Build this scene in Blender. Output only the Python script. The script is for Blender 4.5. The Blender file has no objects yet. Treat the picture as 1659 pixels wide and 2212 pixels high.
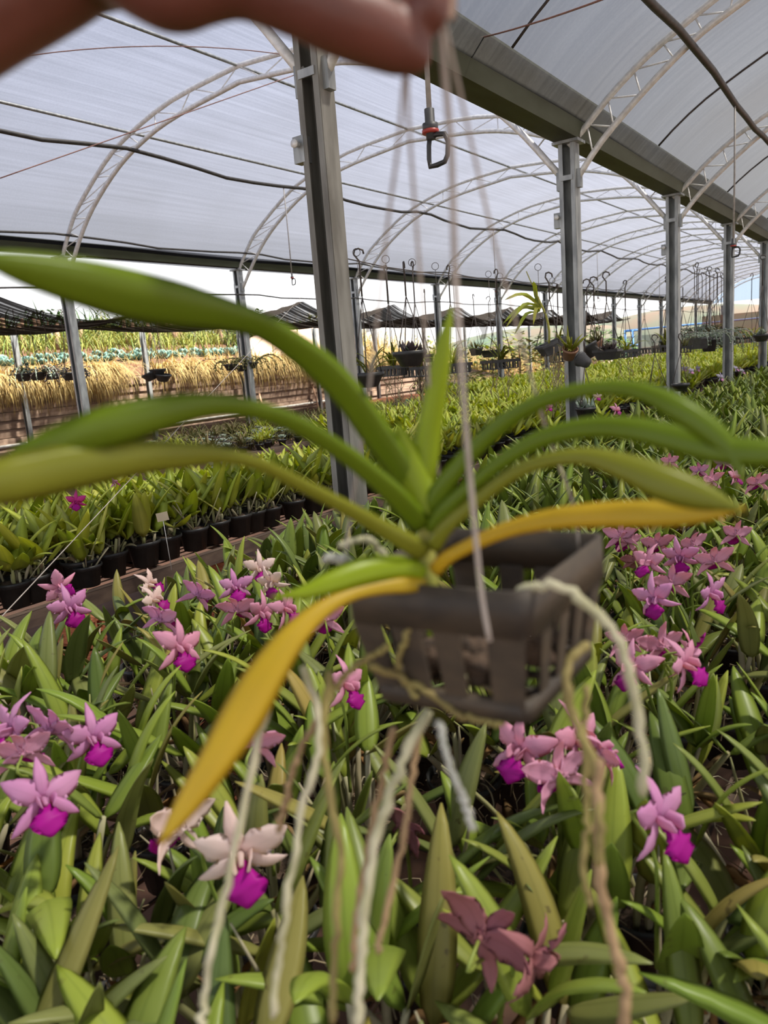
import bpy, math, random
import numpy as np
from mathutils import Vector, Matrix

random.seed(11); rng = np.random.default_rng(11)
C = bpy.context.scene.collection
sc = bpy.context.scene
PI = math.pi
H = 1.4                                   # camera height above the ground
F = 1645.0                                # focal length in pixels of the 1659 x 2212 frame
CX, CY = 829.5, 1106.0
R_ = np.array([0.82318394, 0.56263094, -0.07625374])
U_ = np.array([-0.04773607, 0.20241002, 0.97813672])
F_ = np.array([-0.56576451, 0.80154639, -0.19347847])
CAM = np.array([0, 0, H])

def at(px, py, d):                        # world point at a distance along the view axis
    return CAM + (F_ + R_ * (px - CX) / F - U_ * (py - CY) / F) * d
def on(px, py, axis, val):                # world point where the pixel's ray meets a world plane
    v = F_ + R_ * (px - CX) / F - U_ * (py - CY) / F
    return CAM + v * ((val - CAM[axis]) / v[axis])
def pix(p):
    q = np.asarray(p, float) - CAM; d = q @ F_
    return CX + F * (q @ R_) / d, CY - F * (q @ U_) / d, d

# ------------------------------------------------------------------ object helpers
def thing(name, label, cat, loc=(0, 0, 0), rz=0.0, group=None):
    o = bpy.data.objects.new(name, None); C.objects.link(o)
    o.empty_display_size = 0.05
    o.location = tuple(float(a) for a in loc); o.rotation_euler = (0, 0, rz)
    tag(o, label, cat, group); return o
def tag(o, label=None, cat=None, group=None, kind=None):
    if label: o['label'] = label
    if cat: o['category'] = cat
    if group: o['group'] = group
    if kind: o['kind'] = kind
    return o
def copy_tree(o, parent=None):
    c = o.copy(); C.objects.link(c); c.parent = parent
    for ch in o.children: copy_tree(ch, c)
    return c

def norm(v): return v / (np.linalg.norm(v, axis=-1, keepdims=True) + 1e-12)

class MB:
    """collects shapes and links them as one mesh object"""
    def __init__(s): s.v = []; s.f = []; s.a = []; s.m = []; s.n = 0
    def add(s, v, f, a=None, mi=0):
        v = np.asarray(v, float).reshape(-1, 3); k = s.n
        s.v.append(v); s.f += [tuple(int(i) + k for i in q) for q in f]; s.m += [mi] * len(f)
        s.a.append(np.zeros((len(v), 3)) if a is None else a); s.n += len(v); return s
    def box(s, c, d, rot=None, mi=0):
        c = np.array(c, float); h = np.array(d, float) / 2
        p = np.array([[x, y, z] for z in (-1, 1) for y in (-1, 1) for x in (-1, 1)]) * h
        if rot is not None: p = p @ np.array(rot).T
        return s.add(p + c, [(0, 2, 3, 1), (4, 5, 7, 6), (0, 1, 5, 4), (2, 6, 7, 3), (0, 4, 6, 2), (1, 3, 7, 5)], mi=mi)
    def tube(s, pts, r, n=8, mi=0, cap=True):
        P = np.asarray(pts, float); k = len(P); r = np.broadcast_to(np.asarray(r, float), (k,))
        T = norm(np.gradient(P, axis=0))
        ref = np.array([0, 0, 1.0]) if abs(T[0][2]) < .9 else np.array([1.0, 0, 0])
        N = []; cur = norm(ref - T[0] * (ref @ T[0]))
        for i in range(k):
            cur = norm(cur - T[i] * (cur @ T[i])); N.append(cur)
        N = np.array(N); B = np.cross(T, N)
        a = np.arange(n) * 2 * PI / n
        V = P[:, None, :] + r[:, None, None] * (np.cos(a)[None, :, None] * N[:, None, :] + np.sin(a)[None, :, None] * B[:, None, :])
        f = [(i * n + j, i * n + (j + 1) % n, (i + 1) * n + (j + 1) % n, (i + 1) * n + j) for i in range(k - 1) for j in range(n)]
        if cap: f += [tuple(range(n))[::-1], tuple((k - 1) * n + j for j in range(n))]
        at_ = np.zeros((k * n, 3)); at_[:, 1] = np.repeat(np.linspace(0, 1, k), n)
        return s.add(V.reshape(-1, 3), f, at_, mi)
    def lathe(s, prof, n=20, c=(0, 0, 0), rot=None, mi=0, cap0=True, cap1=True):
        pr = np.array(prof, float); k = len(pr); a = np.arange(n) * 2 * PI / n
        V = np.stack([pr[:, 0][:, None] * np.cos(a), pr[:, 0][:, None] * np.sin(a), np.repeat(pr[:, 1][:, None], n, 1)], -1).reshape(-1, 3)
        if rot is not None: V = V @ np.array(rot).T
        f = [(i * n + j, i * n + (j + 1) % n, (i + 1) * n + (j + 1) % n, (i + 1) * n + j) for i in range(k - 1) for j in range(n)]
        if cap0: f.append(tuple(range(n))[::-1])
        if cap1: f.append(tuple((k - 1) * n + j for j in range(n)))
        return s.add(V + np.array(c, float), f, mi=mi)
    def ball(s, c, r, n=10, k=7, mi=0):
        t = np.linspace(0, PI, k)
        r = np.broadcast_to(np.asarray(r, float), (3,))
        a = np.arange(n) * 2 * PI / n
        V = np.stack([np.sin(t)[:, None] * np.cos(a), np.sin(t)[:, None] * np.sin(a), np.repeat(-np.cos(t)[:, None], n, 1)], -1).reshape(-1, 3) * r
        f = [(i * n + j, i * n + (j + 1) % n, (i + 1) * n + (j + 1) % n, (i + 1) * n + j) for i in range(k - 1) for j in range(n)]
        return s.add(V + np.array(c, float), f, mi=mi)
    def strip(s, P, W, side, fold=.25, th=.0015, hi=True, ruffle=0.0, mi=0, cup=None):
        """a leaf or petal: centre line P, half widths W, side vectors; closed lens-shaped section"""
        P = np.asarray(P, float); k = len(P); W = np.broadcast_to(np.asarray(W, float), (k,))
        T = norm(np.gradient(P, axis=0)); S = np.asarray(side, float)
        if S.ndim == 1: S = np.repeat(S[None], k, 0)
        S = norm(S - T * np.sum(S * T, 1, keepdims=True)); N = np.cross(S, T)
        if hi:
            cu = np.array([-1, -.55, 0, .55, 1, .55, 0, -.55]); tp = np.array([0, 1, 1, 1, 0, -1, -1, -1.])
        else:
            cu = np.array([-1, 0, 1, 0.]); tp = np.array([0, 1, 0, -1.])
        n = len(cu)
        th_ = np.minimum(th, W * .5)
        V = P[:, None, :] + (cu[None, :] * W[:, None])[..., None] * S[:, None, :] \
            + ((np.abs(cu)[None, :] ** 1.3 * W[:, None] * fold) + tp[None, :] * th_[:, None] * .5)[..., None] * N[:, None, :]
        if ruffle:
            i = np.arange(k)[:, None]
            V += (np.abs(cu)[None, :] ** 2 * np.sin(i * 2.1 + cu[None, :] * 2) * ruffle * (W / max(W.max(), 1e-6))[:, None])[..., None] * N[:, None, :]
        f = [(i * n + j, i * n + (j + 1) % n, (i + 1) * n + (j + 1) % n, (i + 1) * n + j) for i in range(k - 1) for j in range(n)]
        f += [tuple(range(n))[::-1], tuple((k - 1) * n + j for j in range(n))]
        A = np.zeros((k, n, 3)); A[..., 0] = cu[None, :]; A[..., 1] = np.linspace(0, 1, k)[:, None]
        return s.add(V.reshape(-1, 3), f, A.reshape(-1, 3), mi)
    def merge(s, other, M=None, off=(0, 0, 0)):
        v, a = other.arr()
        if M is not None: v = v @ np.array(M).T
        k = s.n; s.v.append(v + np.array(off)); s.a.append(a); s.n += len(v)
        s.f += [tuple(i + k for i in q) for q in other.f]; s.m += other.m; return s
    def arr(s): return np.concatenate(s.v), np.concatenate(s.a)
    def mesh(s, name, mats, smooth=True):
        me = bpy.data.meshes.new(name); v, a = s.arr()
        me.from_pydata(v.tolist(), [], s.f)
        at_ = me.attributes.new('luv', 'FLOAT_VECTOR', 'POINT'); at_.data.foreach_set('vector', a.astype(np.float32).ravel())
        for m in (mats if isinstance(mats, (list, tuple)) else [mats]): me.materials.append(m)
        if any(s.m): me.polygons.foreach_set('material_index', s.m)
        if smooth: me.polygons.foreach_set('use_smooth', [True] * len(me.polygons))
        me.update(); return me
    def build(s, name, mats, parent=None, smooth=True, loc=None):
        o = bpy.data.objects.new(name, s.mesh(name, mats, smooth)); C.objects.link(o)
        if parent: o.parent = parent
        if loc is not None: o.location = tuple(float(q) for q in loc)
        return o

def rotz(a): c, s = math.cos(a), math.sin(a); return np.array([[c, -s, 0], [s, c, 0], [0, 0, 1.0]])
def rotx(a): c, s = math.cos(a), math.sin(a); return np.array([[1.0, 0, 0], [0, c, -s], [0, s, c]])
def roty(a): c, s = math.cos(a), math.sin(a); return np.array([[c, 0, s], [0, 1.0, 0], [-s, 0, c]])
def spline(P, n):                          # Catmull-Rom through control points (any dimension)
    P = np.asarray(P, float); m = len(P)
    Q = np.vstack([2 * P[0] - P[1], P, 2 * P[-1] - P[-2]]); out = []
    for t in np.linspace(0, m - 1 - 1e-9, n):
        i = int(t); u = t - i; a, b, c, d = Q[i:i + 4]
        out.append(.5 * (2 * b + (c - a) * u + (2 * a - 5 * b + 4 * c - d) * u * u + (3 * b - a - 3 * c + d) * u ** 3))
    return np.array(out)

# ------------------------------------------------------------------ materials
def mat(name):
    m = bpy.data.materials.new(name); m.use_nodes = True
    nt = m.node_tree; nt.nodes.clear(); return m, nt
def nd(nt, t, **kw):
    n = nt.nodes.new(t)
    for k, v in kw.items():
        if k.startswith('i_'):
            key = k[2:]; key = int(key) if key.isdigit() else key.replace('_', ' ')
            n.inputs[key].default_value = v
        else: setattr(n, k, v)
    return n
def rgb(c): return (c[0], c[1], c[2], 1.0)
def ramp(nt, fac, stops):
    r = nd(nt, 'ShaderNodeValToRGB'); e = r.color_ramp.elements
    while len(e) < len(stops): e.new(0.5)
    for q, (p, c) in zip(e, stops): q.position = p; q.color = rgb(c)
    nt.links.new(fac, r.inputs[0]); return r.outputs[0]
def mixc(nt, fac, a, b, mode='MIX'):
    m = nd(nt, 'ShaderNodeMix', data_type='RGBA', blend_type=mode)
    for s, v in ((m.inputs[0], fac), (m.inputs[6], a), (m.inputs[7], b)):
        if hasattr(v, 'node'): nt.links.new(v, s)
        elif isinstance(v, (int, float)): s.default_value = v
        else: s.default_value = rgb(v)
    return m.outputs[2]
def noise(nt, scale, detail=4, stretch=None, coord='Object'):
    tc = nd(nt, 'ShaderNodeTexCoord'); src = tc.outputs[coord]
    if stretch:
        mp = nd(nt, 'ShaderNodeMapping'); mp.inputs['Scale'].default_value = stretch
        nt.links.new(src, mp.inputs[0]); src = mp.outputs[0]
    n = nd(nt, 'ShaderNodeTexNoise'); n.inputs['Scale'].default_value = scale; n.inputs['Detail'].default_value = detail
    nt.links.new(src, n.inputs['Vector']); return n.outputs['Fac']
def pbr(name, c1, c2=None, scale=20, rough=.6, metal=0.0, stretch=None, bump=0.0, spec=.4, lo=.35, hi=.65):
    m, nt = mat(name); b = nd(nt, 'ShaderNodeBsdfPrincipled'); o = nd(nt, 'ShaderNodeOutputMaterial')
    b.inputs['Roughness'].default_value = rough; b.inputs['Metallic'].default_value = metal; b.inputs['Specular IOR Level'].default_value = spec
    f = noise(nt, scale, 5, stretch)
    if c2 is None: c2 = tuple(x * .75 for x in c1)
    nt.links.new(ramp(nt, f, [(lo, c1), (hi, c2)]), b.inputs['Base Color'])
    if bump:
        bp = nd(nt, 'ShaderNodeBump'); bp.inputs['Strength'].default_value = bump; bp.inputs['Distance'].default_value = .01
        nt.links.new(f, bp.inputs['Height']); nt.links.new(bp.outputs[0], b.inputs['Normal'])
    nt.links.new(b.outputs[0], o.inputs[0]); return m
def leafmat(name, cols, trans=.35, rough=.42, rib=.25, tipc=None, spots=0.0, tint=1.25, spec=.35):
    """leaf or petal: every leaf (mesh island) takes its own shade from cols; midrib line; light comes through"""
    m, nt = mat(name); o = nd(nt, 'ShaderNodeOutputMaterial')
    g = nd(nt, 'ShaderNodeNewGeometry'); oi = nd(nt, 'ShaderNodeObjectInfo')
    ad = nd(nt, 'ShaderNodeMath', operation='ADD'); nt.links.new(g.outputs['Random Per Island'], ad.inputs[0]); nt.links.new(oi.outputs['Random'], ad.inputs[1])
    fr = nd(nt, 'ShaderNodeMath', operation='FRACT'); nt.links.new(ad.outputs[0], fr.inputs[0])
    col = ramp(nt, fr.outputs[0], [(i / max(1, len(cols) - 1), c) for i, c in enumerate(cols)])
    nf = noise(nt, 14, 3)
    col = mixc(nt, nf, col, mixc(nt, 1.0, col, (.72, .8, .7), 'MULTIPLY'))
    a = nd(nt, 'ShaderNodeAttribute', attribute_name='luv'); sx = nd(nt, 'ShaderNodeSeparateXYZ'); nt.links.new(a.outputs['Vector'], sx.inputs[0])
    if rib:
        ab = nd(nt, 'ShaderNodeMath', operation='ABSOLUTE'); nt.links.new(sx.outputs[0], ab.inputs[0])
        mr = nd(nt, 'ShaderNodeMapRange'); mr.inputs[1].default_value = .0; mr.inputs[2].default_value = .14; mr.inputs[3].default_value = rib; mr.inputs[4].default_value = 0
        nt.links.new(ab.outputs[0], mr.inputs[0])
        col = mixc(nt, mr.outputs[0], col, mixc(nt, 1.0, col, (.5, .55, .4), 'MULTIPLY'))
    if tipc:
        mr = nd(nt, 'ShaderNodeMapRange'); mr.inputs[1].default_value = .3; mr.inputs[2].default_value = 1.0
        nt.links.new(sx.outputs[1], mr.inputs[0]); col = mixc(nt, mr.outputs[0], col, tipc)
    if spots:
        n2 = noise(nt, 60, 2); mr = nd(nt, 'ShaderNodeMapRange'); mr.inputs[1].default_value = .68; mr.inputs[2].default_value = .75; mr.inputs[4].default_value = spots
        nt.links.new(n2, mr.inputs[0]); col = mixc(nt, mr.outputs[0], col, (.08, .05, .02))
    b = nd(nt, 'ShaderNodeBsdfPrincipled'); b.inputs['Roughness'].default_value = rough; b.inputs['Specular IOR Level'].default_value = spec
    t = nd(nt, 'ShaderNodeBsdfTranslucent'); mx = nd(nt, 'ShaderNodeMixShader'); mx.inputs[0].default_value = trans
    nt.links.new(col, b.inputs['Base Color'])
    nt.links.new(mixc(nt, 1.0, col, (tint * 1.05, tint, tint * .6), 'MULTIPLY'), t.inputs[0])
    nt.links.new(b.outputs[0], mx.inputs[1]); nt.links.new(t.outputs[0], mx.inputs[2]); nt.links.new(mx.outputs[0], o.inputs[0]); return m
def filmmat(name, col, clear, streak, dirt, stretch=(14, .25, 14)):
    """translucent greenhouse covering: part of the light passes straight, part is scattered"""
    m, nt = mat(name); o = nd(nt, 'ShaderNodeOutputMaterial')
    f1 = noise(nt, 1.6, 5, stretch); f2 = noise(nt, .9, 5); f3 = noise(nt, 55, 3)
    c = ramp(nt, f1, [(.3, col), (.72, tuple(x * (1 - streak) for x in col))])
    c = mixc(nt, ramp(nt, f2, [(.42, (0, 0, 0)), (.7, (1, 1, 1))]), c, mixc(nt, 1.0, c, dirt, 'MULTIPLY'))
    c = mixc(nt, ramp(nt, f3, [(.3, (0, 0, 0)), (.7, (.45, .45, .45))]), c, mixc(nt, 1.0, c, (.72, .72, .74), 'MULTIPLY'))
    t = nd(nt, 'ShaderNodeBsdfTranslucent'); d = nd(nt, 'ShaderNodeBsdfDiffuse'); tr = nd(nt, 'ShaderNodeBsdfTransparent')
    nt.links.new(c, t.inputs[0]); nt.links.new(c, d.inputs[0]); nt.links.new(mixc(nt, .85, c, (.98, .98, 1)), tr.inputs[0])
    m1 = nd(nt, 'ShaderNodeMixShader'); m1.inputs[0].default_value = .22
    nt.links.new(t.outputs[0], m1.inputs[1]); nt.links.new(d.outputs[0], m1.inputs[2])
    m2 = nd(nt, 'ShaderNodeMixShader'); m2.inputs[0].default_value = clear
    nt.links.new(m1.outputs[0], m2.inputs[1]); nt.links.new(tr.outputs[0], m2.inputs[2]); nt.links.new(m2.outputs[0], o.inputs[0]); return m
def netmat(name, col, openness, stripes=0.0, axis=0):
    m, nt = mat(name); o = nd(nt, 'ShaderNodeOutputMaterial')
    d = nd(nt, 'ShaderNodeBsdfDiffuse'); d.inputs[0].default_value = rgb(col)
    tr = nd(nt, 'ShaderNodeBsdfTransparent'); mx = nd(nt, 'ShaderNodeMixShader')
    if stripes:
        s = [.35, .35, .35]; s[axis] = 9.0
        f = noise(nt, 2.0, 4, tuple(s)); mr = nd(nt, 'ShaderNodeMapRange')
        mr.inputs[1].default_value = .52; mr.inputs[2].default_value = .72; mr.inputs[3].default_value = openness; mr.inputs[4].default_value = openness + stripes
        nt.links.new(f, mr.inputs[0]); nt.links.new(mr.outputs[0], mx.inputs[0])
    else: mx.inputs[0].default_value = openness
    nt.links.new(d.outputs[0], mx.inputs[1]); nt.links.new(tr.outputs[0], mx.inputs[2]); nt.links.new(mx.outputs[0], o.inputs[0]); return m

galv = pbr('galvanized_steel', (.42, .43, .42), (.24, .25, .25), 22, .48, .55, (1, 1, .25), .1)
galv_old = pbr('weathered_steel', (.29, .28, .25), (.16, .15, .13), 14, .62, .35, (1, 1, .2), .1)
pipe_m = pbr('bright_pipe', (.86, .85, .82), (.66, .65, .63), 30, .38, .12)
gut_m = pbr('gutter_steel', (.075, .085, .055), (.045, .05, .025), 3.5, .6, .3, (2, .4, 1))
black_pl = pbr('black_plastic', (.022, .022, .023), (.035, .034, .033), 30, .45, 0, None, 0, .45)
grey_pl = pbr('grey_plastic', (.07, .07, .075), (.045, .045, .048), 20, .5)
pvc_m = pbr('grey_hose', (.42, .39, .36), (.3, .28, .26), 30, .5)
rust_m = pbr('rusty_steel', (.15, .105, .075), (.075, .05, .04), 18, .8, .1, (1, .3, 1), .2)
hose_m = pbr('black_hose', (.035, .032, .03), (.06, .055, .05), 20, .5)
wire_m = pbr('wire_dark', (.10, .08, .07), (.06, .05, .045), 30, .6, .4)
wire_r = pbr('reddish_wire', (.30, .15, .12), (.22, .11, .09), 30, .6)
wire_l = pbr('wire_pale', (.50, .44, .38), (.36, .31, .27), 30, .6, .1)
brick_m = pbr('hollow_brick_clay', (.52, .19, .085), (.36, .115, .055), 26, .85, 0, (1, 1, 3), .3)
soil_m = pbr('red_soil', (.17, .085, .05), (.10, .055, .035), 2.2, .95, 0, None, .5)
terr_m = pbr('terrace_soil', (.10, .036, .018), (.085, .06, .022), 1.2, .95, 0, None, .4)
sub_m = pbr('bark_substrate', (.16, .105, .07), (.05, .035, .025), 90, .95, 0, None, .9)
stone_m = pbr('old_wall', (.42, .30, .22), (.20, .13, .095), 3.5, .9, 0, (.6, .6, 3), .8)
basket_m = pbr('basket_plastic', (.085, .062, .04), (.038, .03, .023), 22, .62, 0, (1, 1, 2), .15)
teal_m = pbr('teal_plastic', (.10, .30, .26), (.07, .22, .2), 12, .5)
terra_m = pbr('terracotta', (.36, .19, .12), (.24, .15, .11), 16, .8)
red_m = pbr('red_plastic', (.42, .05, .04), (.3, .04, .03), 20, .4)
tag_m = pbr('faded_tag', (.66, .55, .36), (.55, .45, .3), 12, .7)
ytag_m = pbr('yellow_tag', (.85, .62, .04), (.75, .5, .03), 12, .6)
white_m = pbr('white_stake', (.7, .68, .62), (.55, .53, .5), 15, .6)
straw_m = leafmat('dry_straw', [(.72, .54, .25), (.86, .68, .36), (.60, .42, .18), (.80, .64, .36)], .35, .7, 0, spec=.2)
weed_m = leafmat('dry_weeds', [(.26, .22, .09), (.20, .23, .08), (.36, .27, .13), (.17, .15, .07)], .3, .7, 0, spec=.2)
orch_m = leafmat('orchid_leaf', [(.14, .20, .04), (.36, .44, .06), (.20, .25, .07), (.50, .51, .08), (.24, .34, .045), (.34, .34, .11), (.15, .21, .06), (.42, .48, .07), (.28, .38, .05)], .32, .38, .35, spots=.35)
orch_y = leafmat('orchid_leaf_painted_sun', [(.52, .60, .07), (.68, .70, .11), (.42, .50, .07), (.74, .70, .18), (.60, .64, .08)], .48, .42, .25)  # yellow-green leaves, colour brightened to stand for sun on the left bench
orch_d = leafmat('orchid_leaf_old', [(.24, .23, .07), (.42, .34, .08), (.20, .24, .08), (.52, .36, .09)], .25, .45, .3, spots=.6)
dead_m = leafmat('dead_leaf', [(.34, .17, .06), (.24, .13, .06), (.42, .27, .12)], .2, .7, .2, spec=.2)
cane_m = leafmat('cane_sheath', [(.50, .43, .30), (.38, .31, .20), (.38, .38, .14), (.60, .52, .38)], .05, .7, 0, spec=.2)
root_m = leafmat('thin_roots', [(.46, .36, .23), (.30, .21, .13), (.62, .52, .37)], .05, .75, 0, spec=.2)
stalk_m = leafmat('flower_stalk', [(.26, .34, .06), (.33, .38, .08)], .2, .5, 0)
lil_m = leafmat('lilac_petal', [(.78, .34, .68), (.80, .40, .70)], .38, .5, .12, tint=1.15, spec=.2)
pink_m = leafmat('pink_petal', [(.86, .40, .59), (.83, .41, .63)], .38, .5, .12, tint=1.15, spec=.2)
pale_m = leafmat('pale_petal', [(.93, .70, .71), (.94, .74, .77)], .38, .5, .1, tint=1.1, spec=.2)
white_p = leafmat('white_petal', [(.8, .77, .74), (.78, .74, .76)], .35, .5, .05, tint=1.1, spec=.2)
lip_m = leafmat('magenta_lip', [(.50, .008, .34), (.42, .006, .26)], .3, .5, 0, tint=1.1, spec=.2)
hot_m = leafmat('hot_pink_petal', [(.78, .07, .42), (.72, .06, .36)], .35, .5, 0, tint=1.1, spec=.2)
lav_m = leafmat('lavender_petal', [(.56, .48, .72), (.62, .55, .75)], .35, .5, 0, tint=1.1, spec=.2)
wilt_m = leafmat('wilted_petal', [(.48, .20, .20), (.40, .14, .18)], .3, .6, .2, tint=1.1, spec=.2)
van_g = leafmat('strap_leaf_green', [(.18, .26, .012), (.195, .275, .014)], .38, .36, .12, tint=1.3)
van_b = leafmat('strap_leaf_bright', [(.40, .50, .02), (.42, .52, .025)], .45, .36, .1, tint=1.3)
van_o = leafmat('strap_leaf_olive', [(.31, .31, .03), (.29, .30, .028)], .36, .38, .12, tint=1.25)
van_y = leafmat('strap_leaf_yellow', [(.72, .50, .035), (.70, .48, .035)], .42, .4, .1, tint=1.2)
vroot_p = pbr('pale_root', (.56, .52, .36), (.40, .38, .22), 60, .75)
vroot_o = pbr('olive_root', (.30, .25, .08), (.22, .17, .06), 60, .75)
vroot_b = pbr('brown_root', (.40, .27, .14), (.28, .18, .09), 60, .75)
vroot_g = pbr('grey_root', (.52, .51, .45), (.38, .38, .32), 60, .75)
stem_m = pbr('vanda_stem', (.36, .36, .06), (.28, .25, .05), 40, .6)
skin_m, nt = mat('skin')
b = nd(nt, 'ShaderNodeBsdfPrincipled', i_Roughness=.5); b.inputs['Subsurface Weight'].default_value = .25; b.inputs['Subsurface Radius'].default_value = (.012, .004, .002); b.inputs['Subsurface Scale'].default_value = .6
nt.links.new(ramp(nt, noise(nt, 38, 5), [(.3, (.165, .052, .033)), (.7, (.115, .034, .021))]), b.inputs['Base Color'])
bp = nd(nt, 'ShaderNodeBump', i_Strength=.25, i_Distance=.001); nt.links.new(noise(nt, 420, 3), bp.inputs['Height']); nt.links.new(bp.outputs[0], b.inputs['Normal'])
nt.links.new(b.outputs[0], nd(nt, 'ShaderNodeOutputMaterial').inputs[0])
nail_m = pbr('fingernail', (.34, .22, .15), (.30, .19, .13), 20, .3)
film_l = filmmat('film_bluish', (.115, .122, .155), .235, .3, (.86, .85, .84))
film_r = filmmat('film_grey', (.07, .07, .07), .18, .3, (.85, .80, .72), (.25, 14, .25))
film_b = filmmat('film_blue', (.16, .30, .46), .35, .1, (.9, .9, .9), (8, 8, .3))
net_m = netmat('black_shade_net', (.026, .022, .019), .02, .45, 0)
net_s = netmat('grey_torn_net', (.2, .19, .18), .35)
brown_n = netmat('brown_screen', (.26, .13, .075), .18)
chain_m = netmat('chain_mesh', (.20, .22, .17), .35)
blue_m = pbr('blue_paint', (.10, .27, .62), (.08, .22, .5), 5, .5)
cab_m = leafmat('cabbage_leaf', [(.16, .30, .26), (.24, .37, .33), (.13, .25, .22)], .2, .5, .2)
corn_m = leafmat('garden_stalk', [(.34, .40, .09), (.52, .48, .11), (.20, .32, .08), (.46, .36, .13)], .35, .5, .1)
bush_m = leafmat('bush_leaf', [(.05, .11, .025), (.09, .17, .04), (.13, .22, .05)], .3, .5, .1)
wood_m = pbr('stake_wood', (.42, .26, .17), (.24, .14, .09), 6, .9, 0, (1, 1, .15), .3)
succ_m = leafmat('succulent_leaf', [(.30, .38, .32), (.40, .44, .38), (.24, .31, .20), (.36, .30, .30)], .1, .5, 0)
sucd_m = leafmat('dark_succulent', [(.07, .05, .06), (.12, .08, .08), (.10, .12, .07)], .1, .5, 0)

# ------------------------------------------------------------------ the greenhouse frame
XA, XB, XC, XD = -2.2, -8.64, -14.2, 4.24
Y0 = 2.85                                  # first post of the middle row
NB = 14
ZG = H + 1.49                              # underside of the gutters
UP = np.array([(0, 1.50), (.1, 1.63), (.3, 1.87), (.5, 2.05), (1.06, 2.40), (1.52, 2.59), (2.26, 2.765), (3.22, 2.84)])
LO = np.array([(0.06, 1.25), (.4, 1.66), (.75, 1.98), (1.25, 2.29), (1.7, 2.47), (2.25, 2.60), (3.22, 2.70)])
UR = np.array([(0, 1.46), (.12, 1.55), (.32, 1.73), (.57, 1.91), (.83, 2.05), (1.15, 2.20), (1.7, 2.42), (2.4, 2.58), (3.22, 2.64)])
LR = np.array([(.06, 1.22), (.25, 1.44), (.53, 1.68), (.86, 1.92), (1.1, 2.04), (1.7, 2.28), (2.4, 2.44), (3.22, 2.50)])
def arch(tab, x0, x1, n):
    half = spline(tab, n); hw = (x1 - x0) / 2; k = hw / tab[-1][0]
    L = np.stack([x0 + half[:, 0] * k, half[:, 1] + H], 1); Rr = np.stack([x1 - half[:, 0] * k, half[:, 1] + H], 1)[::-1]
    return np.vstack([L, Rr[1:]])
def ord_(n):
    return ['first', 'second', 'third', 'fourth', 'fifth', 'sixth', 'seventh', 'eighth', 'ninth', 'tenth', 'eleventh', 'twelfth', 'thirteenth', 'fourteenth', 'fifteenth', 'sixteenth', 'seventeenth', 'eighteenth', 'nineteenth', 'twentieth',
            'twenty first', 'twenty second', 'twenty third', 'twenty fourth', 'twenty fifth', 'twenty sixth', 'twenty seventh', 'twenty eighth', 'twenty ninth', 'thirtieth'][n]

# ground, terrace, retaining wall
g = MB(); n = 60
def grid(mb, x0, x1, y0, y1, nx, ny, zf):
    xs = np.linspace(x0, x1, nx); ys = np.linspace(y0, y1, ny); X, Y = np.meshgrid(xs, ys, indexing='ij')
    V = np.stack([X, Y, zf(X, Y)], -1).reshape(-1, 3)
    f = [(i * ny + j, (i + 1) * ny + j, (i + 1) * ny + j + 1, i * ny + j + 1) for i in range(nx - 1) for j in range(ny - 1)]
    return mb.add(V, f)
grid(g, -14.7, 12, -8, 120, 40, 80, lambda X, Y: .02 * np.sin(X * 2.3) * np.sin(Y * 1.7) - .02)
tag(g.build('floor', soil_m), kind='structure')
def tz(x, y):
    x, y = np.asarray(x, float), np.asarray(y, float)
    return 1.52 - np.clip((y - 23) * .15, 0, 1.45) + (.19 * np.clip(-14.7 - x, 0, 4.5) + .085 * np.clip(-19.2 - x, 0, 12)) * np.clip(1 - (y - 23) * .03, .2, 1) + .04 * np.sin(x * 1.3) * np.sin(y * 1.1)
g = MB(); grid(g, -75, -14.6, -8, 120, 110, 110, tz)
tag(g.build('terrace_ground', terr_m), kind='structure')
g = MB()
for k in range(9):                          # rough courses of the retaining wall
    g.box((-14.62 + .03 * ((k * 7) % 3 - 1), 8.5, .08 + k * .165), (.34, 31, .15))
g.box((-14.7, 8.5, .74), (.3, 31, 1.5))
w = g.build('wall_left', stone_m, smooth=False); tag(w, kind='structure')
far = MB()                                   # low hills beyond the nursery
for k in range(5):
    far.ball((-90 + k * 38, 210 + 18 * math.sin(k * 2.1), -6), (44, 30, 14 + 2.0 * math.sin(k * 1.9)), 28, 14)
tag(far.build('hills', pbr('hill_green', (.07, .10, .07), (.12, .085, .06), .06, .95)), kind='structure')

# roof covering
def sheet(tab, x0, x1, y0, y1, name, m, lift=.035, ny=40):
    a = arch(tab, x0, x1, 24); ys = np.linspace(y0, y1, ny); mb = MB()
    V = np.array([[p[0], y, p[1] + lift + .012 * math.sin(y * 2.1) ** 2] for p in a for y in ys])
    f = [(i * ny + j, i * ny + j + 1, (i + 1) * ny + j + 1, (i + 1) * ny + j) for i in range(len(a) - 1) for j in range(ny - 1)]
    mb.add(V, f); o = mb.build(name, m); tag(o, kind='structure'); return o
YE = Y0 + 3 * 13 + .3
sheet(UP, XB, XA, -4.2, YE, 'ceiling', film_l)
sheet(UR, XA, XD, -4.2, YE, 'ceiling', film_r)
a = arch(UP, XB, XA, 24); mb = MB()
V = [[p[0], YE, p[1]] for p in a] + [[p[0], YE, ZG + .1] for p in a]; k = len(a)
mb.add(V, [(i, i + 1, k + i + 1, k + i) for i in range(k - 1)]); tag(mb.build('wall_back', film_b), kind='structure')
mb = MB(); mb.add([[XB - .5, YE + .3, 0], [XD, YE + .3, 0], [XD, YE + .3, H + 1.0], [XB - .5, YE + .3, H + 1.0]], [(0, 1, 2, 3)])
tag(mb.build('wall_back', brown_n), kind='structure')

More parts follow.
